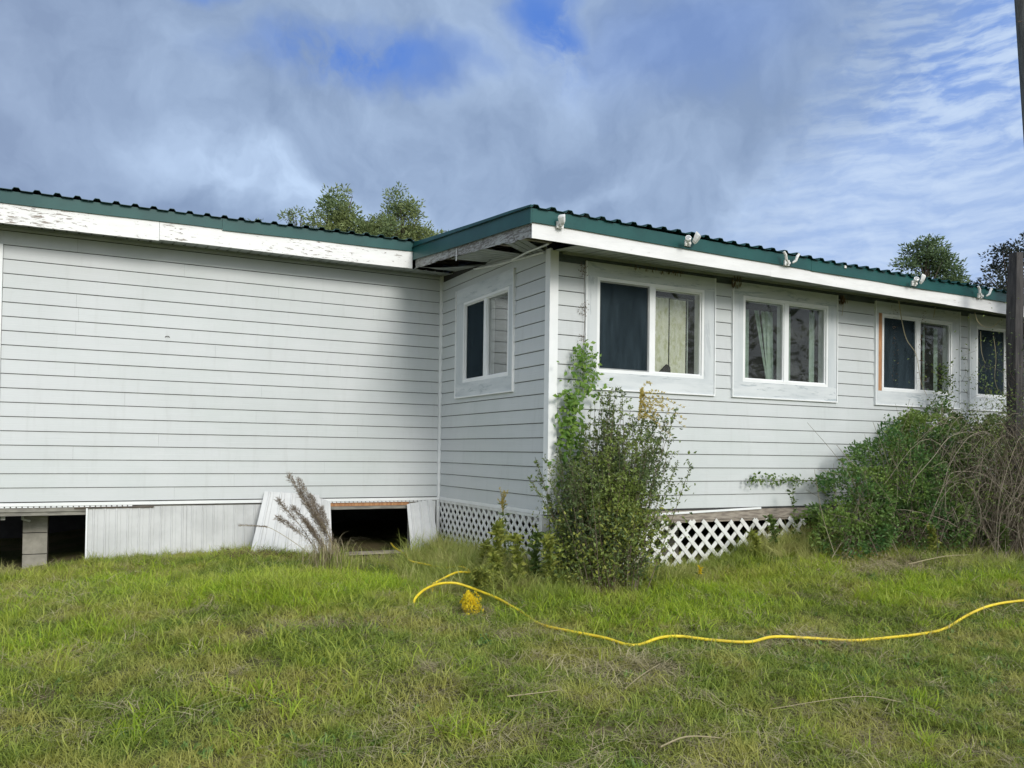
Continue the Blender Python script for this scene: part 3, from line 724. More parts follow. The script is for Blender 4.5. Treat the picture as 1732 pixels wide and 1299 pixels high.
lamp(5.05, 2.270, [(-.05, (-1, -.1, .3), 'horn'), (.05, (1, -.1, .3), 'horn')], 'bare lamp brackets on the eave just left of the dark post')
lamp(6.15, 2.255, [(-.05, (-1, -.1, .3), 'horn'), (.05, (1, -.1, .3), 'horn')], 'lamp bracket on the eave at the right edge behind the post')
tag(A().box((2.98, -.508, 2.335), (3.005, -.4965, 2.36)).build('cable_clip', MLAMP), 'small white clip on the green eave between the third and fourth lamps', 'clip')

# ---------------------------------------------------------------- posts
t = thing('wooden_post', 'dark weathered square wooden post standing before the right end of the front wall', 'post', (4.93, -1.0, -.42))
a = A(); vs = []; n = 9
for i in range(n):
    z = lerp(-.6, 2.605, i/(n-1)); wv = .006*math.sin(i*1.9)
    for dx, dy in ((-.072, -.05), (.058, -.05), (.058, .05), (-.072, .05)):
        c_ = .82 if i == n-1 else 1
        vs.append((4.875+dx*c_+wv+.012*(z/2.6), -1.0+dy*c_+.004*math.cos(i), z+(.012 if i == n-1 and dx > 0 else 0)))
fs = [(3, 2, 1, 0), tuple(4*(n-1)+j for j in range(4))]
for i in range(n-1):
    for j in range(4): fs.append((4*i+j, 4*i+(j+1) % 4, 4*i+4+(j+1) % 4, 4*i+4+j))
a.add(vs, fs).build('shaft', MPOST, t)
A().box((4.98, -1.05, 2.50), (6.3, -1.01, 2.53)).build('rail', MPOST, t)
A().box((4.98, -1.05, 1.78), (6.3, -1.0, 1.90)).build('rail', MPOST, t)
t = thing('utility_pole', 'tall grey leaning wooden pole rising out of frame at the upper right edge', 'utility pole', (5.62, -.95, -.5))
A().tube([(5.89-.12*(z+.7), -.95, z) for z in (-.9, .5, 2, 3.5, 5, 8)], [.14, .137, .134, .13, .127, .12], 14).build('shaft', MUP, t, smooth=True)
A().tube([(4.98, -1.0, 5.02), (4.83, -1.04, 4.96)], .006, 4).build('nail', MRUST, t)
A().tube([(5.89-.12*(z+.7)-.02, -1.085, z) for z in (.5, 2, 3.3, 4.5, 6)], .006, 5).build('ground_wire', MRUST, t)

# ---------------------------------------------------------------- yellow hose
hp = [(-.50, 2.6, -.55), (-.59, 2.2, -.555), (-.66, 1.7, -.56), (-.81, 1.15, -.55), (-.80, .85, -.54), (-.70, .62, -.55), (-.62, .40, -.52), (-.66, .15, -.53), (-.86, -.02, -.50),
      (-1.10, -.13, -.56)]
hp2 = [(-1.45, -.68, -.60), (-1.455, -.66, -.575), (-1.42, -.60, -.53), (-1.31, -.50, -.49), (-1.17, -.42, -.47), (-1.03, -.40, -.475), (-.93, -.45, -.505), (-.86, -.55, -.535),
       (-.82, -.70, -.555), (-.81, -.88, -.575), (-.79, -1.05, -.605), (-.81, -1.34, -.625), (-.73, -1.58, -.63), (-.61, -1.78, -.64), (-.55, -1.94, -.655), (-.47, -1.98, -.655),
       (-.30, -1.95, -.635), (-.14, -1.95, -.64), (0, -2.07, -.65), (.20, -2.20, -.655), (.43, -2.19, -.645), (.70, -2.29, -.66), (.92, -2.40, -.67), (1.29, -2.44, -.67), (1.54, -2.46, -.665),
       (1.77, -2.44, -.655), (2.15, -2.36, -.60), (2.49, -2.31, -.57), (2.85, -2.32, -.56), (3.3, -2.4, -.56), (4.2, -2.9, -.60), (5.6, -3.6, -.66), (7.5, -3.9, -.70)]
hose_a = A().tube([q_+Vector((0, 0, .035)) for q_ in bez(hp, 6)], .009, 7); hose_a.tube([q_-Vector((0, 0, .007)) for q_ in bez(hp2, 7)], .0098, 8)
hose_a.tube(bez([(-1.10, -.13, -.56), (-1.20, -.35, -.60), (-1.33, -.62, -.61), (-1.45, -.68, -.60)], 5), .009, 7)
tag(hose_a.build('garden_hose', MHOSE, smooth=True), 'yellow garden hose snaking from the crawl space across the grass to the right', 'hose')

# ---------------------------------------------------------------- dead sticks on the lawn
def stick(pts, r, label, m=MTAN):
    tag(A().tube(bez([(x_, y_, gzf(x_, y_)+dz) for x_, y_, dz in pts], 4), r*.85, 5, .45, r*.5).build('stick', m), label, 'stick', 'dry stalks lying on the lawn')
stick([(-1.71, -2.61, .045), (-1.55, -2.62, .05), (-1.40, -2.60, .045)], .004, 'short pale straight stalk lying alone on the lawn left of centre')
stick([(-1.03, -2.62, .03), (-.86, -2.53, .05), (-.66, -2.42, .045)], .004, 'pale stalk lying below the bend of the hose beside the bare patch')
stick([(-1.30, -3.27, .03), (-1.14, -3.25, .05), (-.96, -3.28, .04)], .005, 'thick pale stalk near the bottom edge of the lawn')
stick([(2.95, -1.25, .06), (3.4, -1.28, .09), (3.95, -1.2, .05)], .005, 'long dry stalk on the brown grass below the thicket')
stick([(.2, -3.3, .04), (.0, -3.2, .06), (-.5, -3.1, .05)], .003, 'thin grey stalk on the shaded lawn at the lower right')

# ---------------------------------------------------------------- grass
def tuft(name, nb, rad, l0, l1, w_, lean, curl, seg, m, coll, flat=0):
    vs = []; fs = []; tt = []
    for _ in range(nb):
        an = random.uniform(0, 2*math.pi); r_ = rad*math.sqrt(random.random()); b = Vector((r_*math.cos(an), r_*math.sin(an), -.008))
        a2 = random.uniform(0, 2*math.pi); dh = Vector((math.cos(a2), math.sin(a2), 0)); L_ = random.uniform(l0, l1); ln = (random.uniform(.8, 1) if flat else random.uniform(.1, 1))*lean; tw = random.uniform(-.9, .9)
        tint = random.random(); side = Vector((-dh.y, dh.x, 0)); ww = w_*random.uniform(.6, 1.2); side = (side+dh*random.uniform(-.5, .5)).normalized()
        i0 = len(vs); p = b.copy(); th = ln; 
        if flat: p.z += random.uniform(0, flat)
        for k in range(seg+1):
            t_ = k/seg; wk = ww*(1-t_**2*.95)
            vs += [p-side*wk/2, p+side*wk/2]
            dh = (dh+side*tw/seg).normalized(); stp = L_/seg; p = p+(dh*math.sin(th)+Vector((0, 0, 1))*math.cos(th))*stp; th = min(th+curl*random.uniform(.5, 1.2)/seg, 2.0)
            if p.z < .002: p.z = .002+random.uniform(0, .01)
        for k in range(seg):
            q = i0+2*k; fs.append((q, q+1, q+3, q+2)); tt.append(tint)
    me = bpy.data.meshes.new(name); me.from_pydata([tuple(v) for v in vs], [], fs); me.materials.append(m)
    me.attributes.new('tint', 'FLOAT', 'FACE').data.foreach_set('value', tt)
    o = bpy.data.objects.new(name, me); coll.objects.link(o); return o
def scatter(name, label, coll, nvar, pts, scl, tilt=.15):
    n = len(pts); me = bpy.data.meshes.new(name); me.vertices.add(n); me.vertices.foreach_set('co', np.asarray(pts, np.float32).ravel())
    rot = np.stack([rng.normal(0, tilt, n), rng.normal(0, tilt, n), rng.uniform(0, 6.283, n)], -1).astype(np.float32)
    me.attributes.new('rot', 'FLOAT_VECTOR', 'POINT').data.foreach_set('vector', rot.ravel())
    me.attributes.new('scl', 'FLOAT', 'POINT').data.foreach_set('value', np.asarray(scl, np.float32))
    me.attributes.new('idx', 'INT', 'POINT').data.foreach_set('value', rng.integers(0, nvar, n).astype(np.int32))
    o = bpy.data.objects.new(name, me); link(o); tag(o, label, kind='stuff')
    ng = bpy.data.node_groups.new(name, 'GeometryNodeTree'); ng.interface.new_socket('Geometry', in_out='INPUT', socket_type='NodeSocketGeometry'); ng.interface.new_socket('Geometry', in_out='OUTPUT', socket_type='NodeSocketGeometry')
    N = ng.nodes; Lk = ng.links; gi = N.new('NodeGroupInput'); go = N.new('NodeGroupOutput'); ip = N.new('GeometryNodeInstanceOnPoints'); ci = N.new('GeometryNodeCollectionInfo')
    ci.inputs['Collection'].default_value = coll; ci.inputs['Separate Children'].default_value = True; ci.inputs['Reset Children'].default_value = True
    def attr(nm, ty):
        a_ = N.new('GeometryNodeInputNamedAttribute'); a_.data_type = ty; a_.inputs['Name'].default_value = nm; return a_.outputs['Attribute']
    e2r = N.new('FunctionNodeEulerToRotation'); Lk.new(attr('rot', 'FLOAT_VECTOR'), e2r.inputs[0])
    Lk.new(gi.outputs[0], ip.inputs['Points']); Lk.new(ci.outputs[0], ip.inputs['Instance']); ip.inputs['Pick Instance'].default_value = True
    Lk.new(attr('idx', 'INT'), ip.inputs['Instance Index']); Lk.new(e2r.outputs[0], ip.inputs['Rotation']); Lk.new(attr('scl', 'FLOAT'), ip.inputs['Scale'])
    Lk.new(ip.outputs[0], go.inputs[0]); md = o.modifiers.new('grow', 'NODES'); md.node_group = ng
    return o
def vnoise(x_, y_, s_, seed=0):
    """smooth value noise 0..1 on arrays"""
    x_ = x_*s_+seed*17.3; y_ = y_*s_+seed*7.7; xi = np.floor(x_).astype(int); yi = np.floor(y_).astype(int); fx = x_-xi; fy = y_-yi
    fx = fx*fx*(3-2*fx); fy = fy*fy*(3-2*fy)
    def h(a_, b_):
        v = np.sin(a_*127.1+b_*311.7)*43758.5453; return v-np.floor(v)
    return (h(xi, yi)*(1-fx)+h(xi+1, yi)*fx)*(1-fy)+(h(xi, yi+1)*(1-fx)+h(xi+1, yi+1)*fx)*fy
MG_MOWN = leaf_mat('mown_grass', (.11, .18, .022), (.36, .43, .070), (.44, .41, .11), .30, .55, 1.6)
MG_LUSH = leaf_mat('lush_grass', (.22, .36, .025), (.50, .60, .055), (.46, .48, .10), .45, .5, 1.2)
MG_DRY = leaf_mat('dry_grass', (.34, .29, .16), (.54, .48, .29), (.27, .23, .13), .15, .8, 2.2, .1)
MG_TALL = leaf_mat('tall_grass', (.19, .27, .045), (.40, .45, .10), (.52, .49, .20), .35, .55, 2)
def coll_of(nm, specs, m):
    c = bpy.data.collections.new(nm)
    for i, s_ in enumerate(specs): tuft(nm+'_tuft', *s_[:8], m, c, *s_[8:])
    return c
cm = coll_of('mown', [(38, .07, .03, .080, .0050, 1.3, 1.3, 3)]*3+[(32, .07, .05, .115, .0048, 1.4, 1.4, 4)]*2, MG_MOWN)
cl_ = coll_of('lush', [(30, .06, .05, .13, .0070, .95, 1.2, 4)]*3+[(26, .07, .08, .17, .0065, 1.1, 1.4, 4)]*2, MG_LUSH)
cdry = coll_of('dry', [(24, .08, .05, .14, .0034, 1.5, .35, 4, .035)]*3+[(16, .08, .05, .20, .0032, 1.4, .5, 5, .05)]*2, MG_DRY)
ct = coll_of('tall', [(30, .06, .14, .34, .0055, .5, 1.3, 5)]*3+[(26, .06, .12, .28, .005, .8, 1.6, 5)]*2, MG_TALL)
def inhouse(x_, y_):
    u = ((x_ < 0) & (y_ > D+.02)) | ((x_ >= -.0) & (y_ > .02))
    dirt = (x_ > -1.25) & (x_ < -.35) & (y_ > 1.75)
    return u | dirt
def cloud_pts(n, x0, x1, y0, y1):
    x_ = rng.uniform(x0, x1, n); y_ = rng.uniform(y0, y1, n); k = ~inhouse(x_, y_); return x_[k], y_[k]
def ell(x_, y_, cx, cy, rx, ry): return np.exp(-(((x_-cx)/rx)**2+((y_-cy)/ry)**2)*1.2)
def bare(x_, y_):
    return np.maximum.reduce([ell(x_, y_, -2.2, -1.15, .55, .18)*.9, ell(x_, y_, -.80, -2.38, .38, .22), ell(x_, y_, -1.12, -1.52, .14, .10)*1.2, ell(x_, y_, -1.15, -.85, .35, .15)*.7, ell(x_, y_, 3.0, -1.15, .9, .28)*.9, ell(x_, y_, .35, -2.2, .7, .12)*.7,
                              ell(x_, y_, -1.98, -2.3, .5, .3)*.45, ell(x_, y_, -1.3, -3.2, .5, .3)*.4, ell(x_, y_, -.6, 1.6, .4, .6)*.8, ell(x_, y_, -3.9, .9, .5, .3)*.6])
# mown
x1, y1 = cloud_pts(30000, -4.8, 6.5, -5.0, 2.4); x2, y2 = cloud_pts(15000, -14, 14, -14, 2.4)
xx = np.concatenate([x1, x2]); yy = np.concatenate([y1, y2]); k = rng.random(len(xx)) > bare(xx, yy)*.93; xx, yy = xx[k], yy[k]
s_ = .75+.7*vnoise(xx, yy, 1.5, 1)*vnoise(xx, yy, 4, 2)+rng.uniform(-.15, .2, len(xx))
scatter('mown_grass', 'short matted green lawn grass', cm, 5, np.stack([xx, yy, gz(xx, yy)], -1), s_, .2)
# lush : bright long grass in the middle band, plus scattered tufts
xx, yy = cloud_pts(60000, -6, 8, -4.5, 2.4)
lush = np.maximum.reduce([ell(xx, yy, -2.55, -.15, 1.15, .75), ell(xx, yy, -3.3, -.5, 1.1, .5)*.7, ell(xx, yy, -1.7, .3, .7, .6)*.9, ell(xx, yy, -2.3, -1.9, .35, .3)*.55, ell(xx, yy, .5, -1.45, .9, .35)*.6,
                          ell(xx, yy, 1.5, -.95, .9, .45)*.8, ell(xx, yy, 2.3, -1.8, .5, .3)*.9, ell(xx, yy, -.3, -1.0, .5, .3)*.6, ell(xx, yy, 3.6, -1.9, .8, .4)*.5, ell(xx, yy, -3.6, 1.2, .8, .8)*.5])
p = lush*np.clip(vnoise(xx, yy, 2.2, 3)*1.8-.15, 0, 1.2)+.07*(vnoise(xx, yy, 2.6, 4) > .62)+.25*(vnoise(xx, yy, 2.1, 14) > .86)
k = (rng.random(len(xx)) < p*.75) & (bare(xx, yy) < .5); xx, yy = xx[k], yy[k]
scatter('lush_grass', 'longer bright yellow green grass', cl_, 5, np.stack([xx, yy, gz(xx, yy)], -1), rng.uniform(.55, 1.2, len(xx)), .2)
# dry thatch
xx, yy = cloud_pts(52000, -6, 8, -5, 2.4)
p = np.clip(bare(xx, yy)*.75+.30*ell(xx, yy, -1.7, -2.6, .9, .6)*vnoise(xx, yy, 5, 31)+.20*np.clip(vnoise(xx, yy, 1.3, 5)*vnoise(xx, yy, 5, 6)*3-.5, 0, 1)+.045, 0, 1)
k = rng.random(len(xx)) < p*.8; xx, yy = xx[k], yy[k]
scatter('dry_grass', 'tan dead grass and thatch lying in the lawn', cdry, 5, np.stack([xx, yy, gz(xx, yy)+.005], -1), rng.uniform(.5, 1.1, len(xx)), .12)
# tall along the skirts and round the bush
xx, yy = cloud_pts(60000, -6, 8.5, -3, 2.4)
dA = np.where(xx < -.1, D-yy, 9); dB = np.where((xx > -1.2) & (xx < 0) & (yy > -.3), -xx, 9); dC = np.where(xx > -.3, -yy, 9)
p = .50*np.exp(-(dA/.38)**2)*(xx < -1.5)+.75*np.exp(-(dB/.52)**2)+.55*np.exp(-(dC/.50)**2)*(xx > .6)+.8*ell(xx, yy, -.25, -.3, .5, .45)+.6*ell(xx, yy, -.2, -.75, .5, .25)+.4*ell(xx, yy, 3.0, -.8, 1.4, .5)*.6+1.0*ell(xx, yy, 2.6, -.15, .7, .25)+1.1*ell(xx, yy, -.48, 1.1, .38, .75)+.6*ell(xx, yy, -.75, .2, .4, .5)+.7*ell(xx, yy, .9, -.45, .6, .3)+.5*ell(xx, yy, -2.25, 1.95, .3, .35)+.55*ell(xx, yy, 5.0, -1.3, 2, .5)
p *= .4+vnoise(xx, yy, 3.5, 8)
k = (rng.random(len(xx)) < p*.42); xx, yy = xx[k], yy[k]
sc_ = rng.uniform(.45, 1.0, len(xx))*np.where(xx < -1.2, .60, 1)*np.where(xx > 1.0, .72, 1)*np.where((yy < -.6), .62, 1)*np.where((xx > 2.0) & (xx < 3.3) & (yy > -.5), 1.6, 1)*np.where((xx > -.9) & (xx < 1.5) & (yy > -.9), 1.2, 1)*np.where((xx > 3.3) & (yy < -.6), 1.5, 1)
scatter('tall_grass', 'uncut tall grass along the foot of the house', ct, 5, np.stack([xx, yy, gz(xx, yy)], -1), sc_, .25)

MG_WEED = leaf_mat('lawn_weed', (.10, .19, .04), (.24, .34, .08), trans=.3)
cw_ = coll_of('weeds', [(9, .02, .02, .05, .017, 1.2, .8, 3)]*2+[(14, .05, .02, .045, .010, 1.3, .6, 3)]*2, MG_WEED)
xx, yy = cloud_pts(9000, -6, 7, -5, 2.4); k = rng.random(len(xx)) < np.clip(vnoise(xx, yy, 1.7, 21)*1.6-.75, .02, 1); xx, yy = xx[k], yy[k]
scatter('lawn_weeds', 'small broad leaved weeds dotted through the lawn', cw_, 4, np.stack([xx, yy, gz(xx, yy)+.012], -1), rng.uniform(.6, 1.2, len(xx)), .2)
# ---------------------------------------------------------------- plants
ML_BUSH = leaf_mat('bush_leaf', (.050, .085, .036), (.165, .22, .075), (.24, .31, .06), .25, .45, 3.2)
ML_VINE = leaf_mat('vine_leaf', (.09, .20, .03), (.22, .34, .06), trans=.4)
ML_DARKV = leaf_mat('honeysuckle_leaf', (.048, .13, .036), (.14, .25, .07), (.22, .30, .06), .3, .45, 2)
ML_WEED = leaf_mat('weed_leaf', (.07, .13, .03), (.15, .21, .05), trans=.35)
ML_YW = leaf_mat('yellow_weed', (.17, .22, .04), (.36, .38, .08), trans=.35)
ML_GOLD = leaf_mat('goldenrod_bloom', (.68, .50, .015), (.86, .70, .04), trans=.3, rough=.8)
ML_GOLDT = leaf_mat('tan_goldenrod', (.50, .40, .08), (.66, .54, .16), trans=.25, rough=.8)
ML_GOLDD = leaf_mat('faded_goldenrod', (.34, .28, .06), (.46, .36, .10), trans=.2, rough=.8)
ML_DEAD = leaf_mat('dead_leaf', (.11, .07, .045), (.20, .14, .09), trans=.1, rough=.9, spec=.05)
ML_PINE = leaf_mat('pine_needles', (.085, .14, .065), (.19, .26, .12), trans=.15, rough=.6)
ML_OAK = leaf_mat('tree_leaf', (.11, .17, .07), (.24, .31, .14), (.24, .28, .10), .25, .55, .5)
ML_CEDAR = leaf_mat('cedar_foliage', (.022, .032, .024), (.05, .062, .042), trans=.1, rough=.7)
MBARK = mat('bark', (.13, .105, .085), (.07, .058, .05), 6, .9, .6, 10, .1, (4, 4, 1))

def plant(name, label, cat, loc): return thing(name, label, cat, loc)
# main bush
def main_bush():
    t = plant('bush', 'tall dark leafy bush growing before the corner of the house', 'bush', (.15, -.55, -.58)); st = A(); lf = A(); low = A()
    top = lambda x_: np.interp(x_, [-.60, -.46, -.30, -.05, .12, .32, .50, .72, .90, 1.08, 1.2], [-.1, .18, .44, .40, .58, 1.04, .66, .90, .80, .45, -.3])
    for k in range(112):
        tx = random.triangular(-.52, 1.05, .45); bx_ = lerp(.12, tx, .40)+random.uniform(-.06, .06); by = random.uniform(-.85, -.30); ty = by+random.uniform(-.05, .25)
        hz = float(top(tx))*random.uniform(.55, 1.0) if k % 3 else float(top(tx))
        if hz < -.2: continue
        b = Vector((bx_, by, gzf(bx_, by)-.02)); e = Vector((tx, ty, hz)); m1 = b.lerp(e, .5)+Vector((random.uniform(-.05, .05), random.uniform(-.04, .04), .05))
        pts = bez([b, m1, e], 7); st.tube(pts, .0045, 4, random.random(), .0012, cap=False)
        n = len(pts)
        for i in range(2, n):
            p = pts[i]; dr = (pts[i]-pts[i-1]).normalized(); f = i/n
            for _ in range(3 if f < .5 else 4): lf.leaf(p+rv(.012), dr*.5+rv(.8), random.uniform(.018, .034), random.uniform(.010, .017), random.random())
            if f < .96 and random.random() < .9:
                q = dr*.55+rv(.75); q.z = abs(q.z)*.8+.1; tl = random.uniform(.07, .19)*(1.25-f); q.normalize()
                tw = [p+q*tl*s2+Vector((0, 0, .02*s2)) for s2 in (0, .5, 1)]; st.tube(tw, .0018, 3, random.random(), .0008, cap=False)
                for j in range(int(9+tl*45)):
                    s2 = random.random(); pp = p+q*tl*s2; lf.leaf(pp+rv(.008), q*.3+rv(1), random.uniform(.016, .032), random.uniform(.009, .016), random.random())
    for k in range(21000):
        # leafy mass lower down
        z = random.triangular(-.54, .80, -.12); c_ = lerp(.08, .36, (z+.5)/1.0); wd = lerp(.54, .38, (z+.5)); x_ = random.gauss(c_, wd*.44); y_ = random.gauss(-.55, .20)
        if y_ > -.04 or z > top(x_)*.9 or z < gzf(x_, y_): continue
        if mnoise.noise(Vector((x_*6, y_*6, z*5))) < -.14+max(0, z)*.35: continue
        (low if z < .12 and random.random() < .38-z*.5 else lf).leaf((x_, y_, z), rv(1)+Vector((0, -.2, .3)), random.uniform(.020, .050), random.uniform(.012, .026), random.random())
    st.build('stems', MSTEM, t); lf.build('foliage', ML_BUSH, t); low.build('lower_foliage', ML_YW, t)
main_bush()
# goldenrod flowers
def goldenrod(label, base, top, droop, bloom, m, n=16, size=.12, leaves=24, pet=1.0):
    t = plant('goldenrod', label, 'flower', base); base = Vector(base); top = Vector(top); st = A(); fl = A(); lf = A()
    pts = bez([base, base.lerp(top, .55)+Vector((.01, .01, .02)), top], 6); st.tube(pts, .0035, 5, .5, .002)
    for k in range(leaves):
        s_ = random.uniform(.1, .95); p = pts[int(s_*(len(pts)-1))]; q = rv(1); q.z = random.uniform(0, .5); lf.leaf(p, q, random.uniform(.04, .075), .010, random.random())
    dr = Vector(droop).normalized()
    for k in range(n):
        s_ = k/n; p = top.lerp(top-(top-base).normalized()*size*1.2, s_); q = (dr+rv(.75)); L_ = size*random.uniform(.5, 1.25)
        arc = [p, p+q*L_*.5+Vector((0, 0, L_*.20)), p+q*L_+Vector((0, 0, -L_*.12))]; ar = bez(arc, 4); st.tube(ar, .0012, 3, .8, .0008, cap=False)
        for a_ in ar:
            for _ in range(bloom): fl.leaf(a_+rv(.004)+Vector((0, 0, .003)), rv(1)+Vector((0, 0, .5)), random.uniform(.007, .013)*pet, random.uniform(.004, .007)*(.5+.5*pet), random.random())
    st.build('stem', MGSTEM, t); fl.build('flower_head', m, t)
    if leaves: lf.build('leaves', ML_WEED, t)
goldenrod('tall goldenrod with a drooping yellow plume rising above the bush', (.45, -.5, -.5), (.58, -.52, 1.02), (1, -.3, .1), 9, ML_GOLDT, 26, .20, 60, 1.7)
goldenrod('goldenrod stalk going to seed left of the bush before the lattice', (-.38, -.10, -.58), (-.42, .05, .10), (0, 0, 1), 6, ML_GOLDD, 16, .08, 70)
goldenrod('bright yellow goldenrod head bent down onto the lawn beside the hose loop', (-.95, -.55, -.60), (-1.12, -.84, -.50), (-.1, -.6, -.5), 6, ML_GOLD, 34, .12, 6, 2.2)
goldenrod('greenish yellow goldenrod head beside the top of the hose loop', (-.80, -.35, -.58), (-.93, -.50, -.42), (.3, -.5, .1), 6, ML_YW, 26, .13, 24, 2.6)
goldenrod('tiny yellow flower in the grass in front of the lattice', (1.10, -.62, -.6), (1.12, -.64, -.47), (0, -.3, .3), 8, ML_GOLD, 7, .03, 4)

# dry bluestem clump with fluffy heads
def bluestem():
    b = Vector((-1.62, 1.0, -.56)); t = plant('bluestem_grass', 'clump of tall dry grass with fluffy brown seed heads leaning left', 'grass clump', b); st = A(); fl = A(); bl = A()
    heads = [(-.36, .84, 0), (-.44, .62, .05), (-.46, .48, -.05), (-.24, .70, .08), (-.20, .60, -.06), (-.30, .56, .1), (-.16, .66, 0), (-.12, .50, .06), (-.24, .46, -.1), (-.27, .80, .03), (-.08, .56, .0), (-.20, .40, -.12), (-.05, .44, .1)]
    for dx, dz, dd in heads:
        s0 = b+Rv*random.uniform(-.03, .10)+Vector((0, random.uniform(-.06, .06), 0)); e = b+Rv*dx*1.0+Vector((0, dd, dz))
        mid = s0.lerp(e, .5)+Rv*.035+Vector((0, 0, .03)); pts = bez([s0, mid, e], 9); st.tube(pts, .0032, 4, random.random(), .0018, cap=False)
        n = len(pts)
        for i in range(int(n*.50), n):
            for _ in range(70 if i > n*.68 else 22):
                dr = (pts[i]-pts[i-1]).normalized(); q = rv(1)+dr*.8; fl.leaf(pts[i].lerp(pts[i-1], random.random())+rv(.019), q, random.uniform(.016, .042), random.uniform(.002, .0055), random.random())
    pts = bez([b+Rv*.0, b+Rv*-.22+Vector((0, 0, .20)), b+Rv*-.48+Vector((0, 0, .365)), b+Rv*-.60+Vector((0, 0, .395)), b+Rv*-.78+Vector((0, 0, .40))], 8); st.tube(pts, .003, 4, .6, .0016, cap=False)
    for i in range(int(len(pts)*.62), len(pts)):
        for _ in range(26): fl.leaf(pts[i].lerp(pts[i-1], random.random())+rv(.008), rv(1)+(pts[i]-pts[i-1]).normalized()*2, random.uniform(.01, .025), .0022, random.random())
    for k in range(320):
        s0 = b+Vector((random.gauss(0, .07), random.gauss(0, .07), 0)); an = random.uniform(0, 6.28); L_ = random.uniform(.15, .5); q = Vector((math.cos(an), math.sin(an), 0))*.6-Rv*random.uniform(-.2, .5)
        p = [s0, s0+q*L_*.35+Vector((0, 0, L_*.6)), s0+q*L_*.9+Vector((0, 0, L_*random.uniform(.2, .75)))]; pp = bez(p, 4)
        for i in range(len(pp)-1):
            sd = Vector((-q.y, q.x, 0)).normalized()*.0028*(1-i/len(pp)); bl.add([pp[i]-sd, pp[i]+sd, pp[i+1]+sd*.8, pp[i+1]-sd*.8], [(0, 1, 2, 3)], random.random())
    gb = A()
    for k in range(260):
        s0 = b+Vector((random.gauss(.05, .12), random.gauss(0, .10), 0)); an = random.uniform(0, 6.28); L_ = random.uniform(.12, .38); q = Vector((math.cos(an), math.sin(an), 0))*.6
        pp = bez([s0, s0+q*L_*.3+Vector((0, 0, L_*.6)), s0+q*L_*.8+Vector((0, 0, L_*random.uniform(.4, .8)))], 4)
        for i in range(len(pp)-1):
            sd = Vector((-q.y, q.x, 0)).normalized()*.003*(1-i/len(pp)); gb.add([pp[i]-sd, pp[i]+sd, pp[i+1]+sd*.8, pp[i+1]-sd*.8], [(0, 1, 2, 3)], random.random())
    gb.build('green_blades', MG_TALL, t)
    st.build('stalks', MTAN, t); fl.build('seed_heads', MFLUFF, t); bl.build('blades', MTAN, t)
bluestem()
# low dead brush left of the clump
def dead_brush(label, c0, rx, ry, h, n, m=ML_DEAD):
    t = plant('dead_brush', label, 'dead brush', c0); a = A()
    for k in range(n):
        p = Vector(c0)+Vector((random.gauss(0, rx), random.gauss(0, ry), 0)); p.z = gzf(p.x, p.y); q = rv(1); q.z = abs(q.z)*.7; L_ = random.uniform(.5, 1)*h
        a.tube([p, p+q*L_*.5, p+q*L_*.9+rv(.03)], .0014, 3, random.random(), .0008, cap=False)
        for _ in range(3): a.leaf(p+q*L_*random.random(), rv(1), .02, .008, random.random())
    a.build('twigs', m, t)
dead_brush('low brown dead brush at the foot of the widest loose panel', (-2.10, 1.75, -.52), .20, .12, .18, 260)
dead_brush('matted brown dead weeds in front of the thicket', (2.95, -.95, -.45), .55, .16, .14, 420, MTAN)

# vines on the wall
def vine(label, path, width, n, m, dead=None, size=(.022, .045), out_=(.01, .07)):
    t = plant('vine', label, 'vine', path[0]); st = A(); lf = A(); pts = bez(path, 8); st.tube(pts, .003, 4, .5, .0015, cap=False)
    for k in range(n):
        i = random.randrange(len(pts)); w_ = width[min(int(i/len(pts)*len(width)), len(width)-1)]; p = pts[i]+Vector((random.gauss(0, w_), -random.uniform(*out_), random.gauss(0, .03)))
        L_ = random.uniform(*size); q = Vector((random.uniform(-1, 1), random.uniform(-.6, .1), random.uniform(-1, .5)))
        lf.leaf(p, q, L_, L_*.6, random.random(), .15, (random.uniform(-.4, .4), -1, random.uniform(.1, .8)))
    st.build('stem', MSTEM, t); lf.build('leaves', m, t); return t
vine('green vine climbing the white corner post behind the bush', [(.20, -.04, -.4), (.18, -.04, 0), (.15, -.04, .45), (.15, -.04, .75), (.15, -.03, 1.0)], [.09, .11, .08, .06, .045], 620, ML_VINE, size=(.035, .07), out_=(.01, .12))
vt = vine('bright green vine spray beside the left edge of the first front window', [(.30, -.04, 1.04), (.31, -.04, 1.15), (.30, -.045, 1.30), (.29, -.04, 1.42)], [.06, .10, .09, .055], 190, ML_VINE, size=(.03, .06), out_=(.01, .10))
a = A(); pts = bez([(.305, -.04, 1.42), (.32, -.04, 1.7), (.31, -.04, 1.95), (.325, -.04, 2.2)], 8); a.tube(pts, .0022, 3, .3, cap=False)
for zc in (1.50, 1.72, 1.80, 2.07, 2.12):
    for _ in range(26): a.leaf(Vector((.295, -.045, zc))+rv(.035), rv(1), random.uniform(.012, .024), .007, random.random())
a.build('dead_tendril', ML_DEAD, vt)
for k in range(9):    # pinnate sprays
    z = 1.10+.035*k; s_ = 1 if k % 2 else -1; st = A()
    L_ = random.uniform(.07, .15)
    for j in range(7):
        p = Vector((.31+s_*L_*j/7, -.055-.01*j/7, z+.02*math.sin(j*.5)))
        for sg in (-1, 1): st.leaf(p, (s_*.4, -.2, sg*.8), .030, .016, random.random(), .1, (0, -1, .3))
    st.build('leaflets', ML_VINE, vt)
vine('green creeper running level along the siding left of the thicket', [(3.35, -.06, .24), (3.0, -.05, .262), (2.6, -.04, .272), (2.2, -.04, .275)], [.02, .03, .03, .02], 230, ML_WEED, size=(.02, .05), out_=(.0, .05))
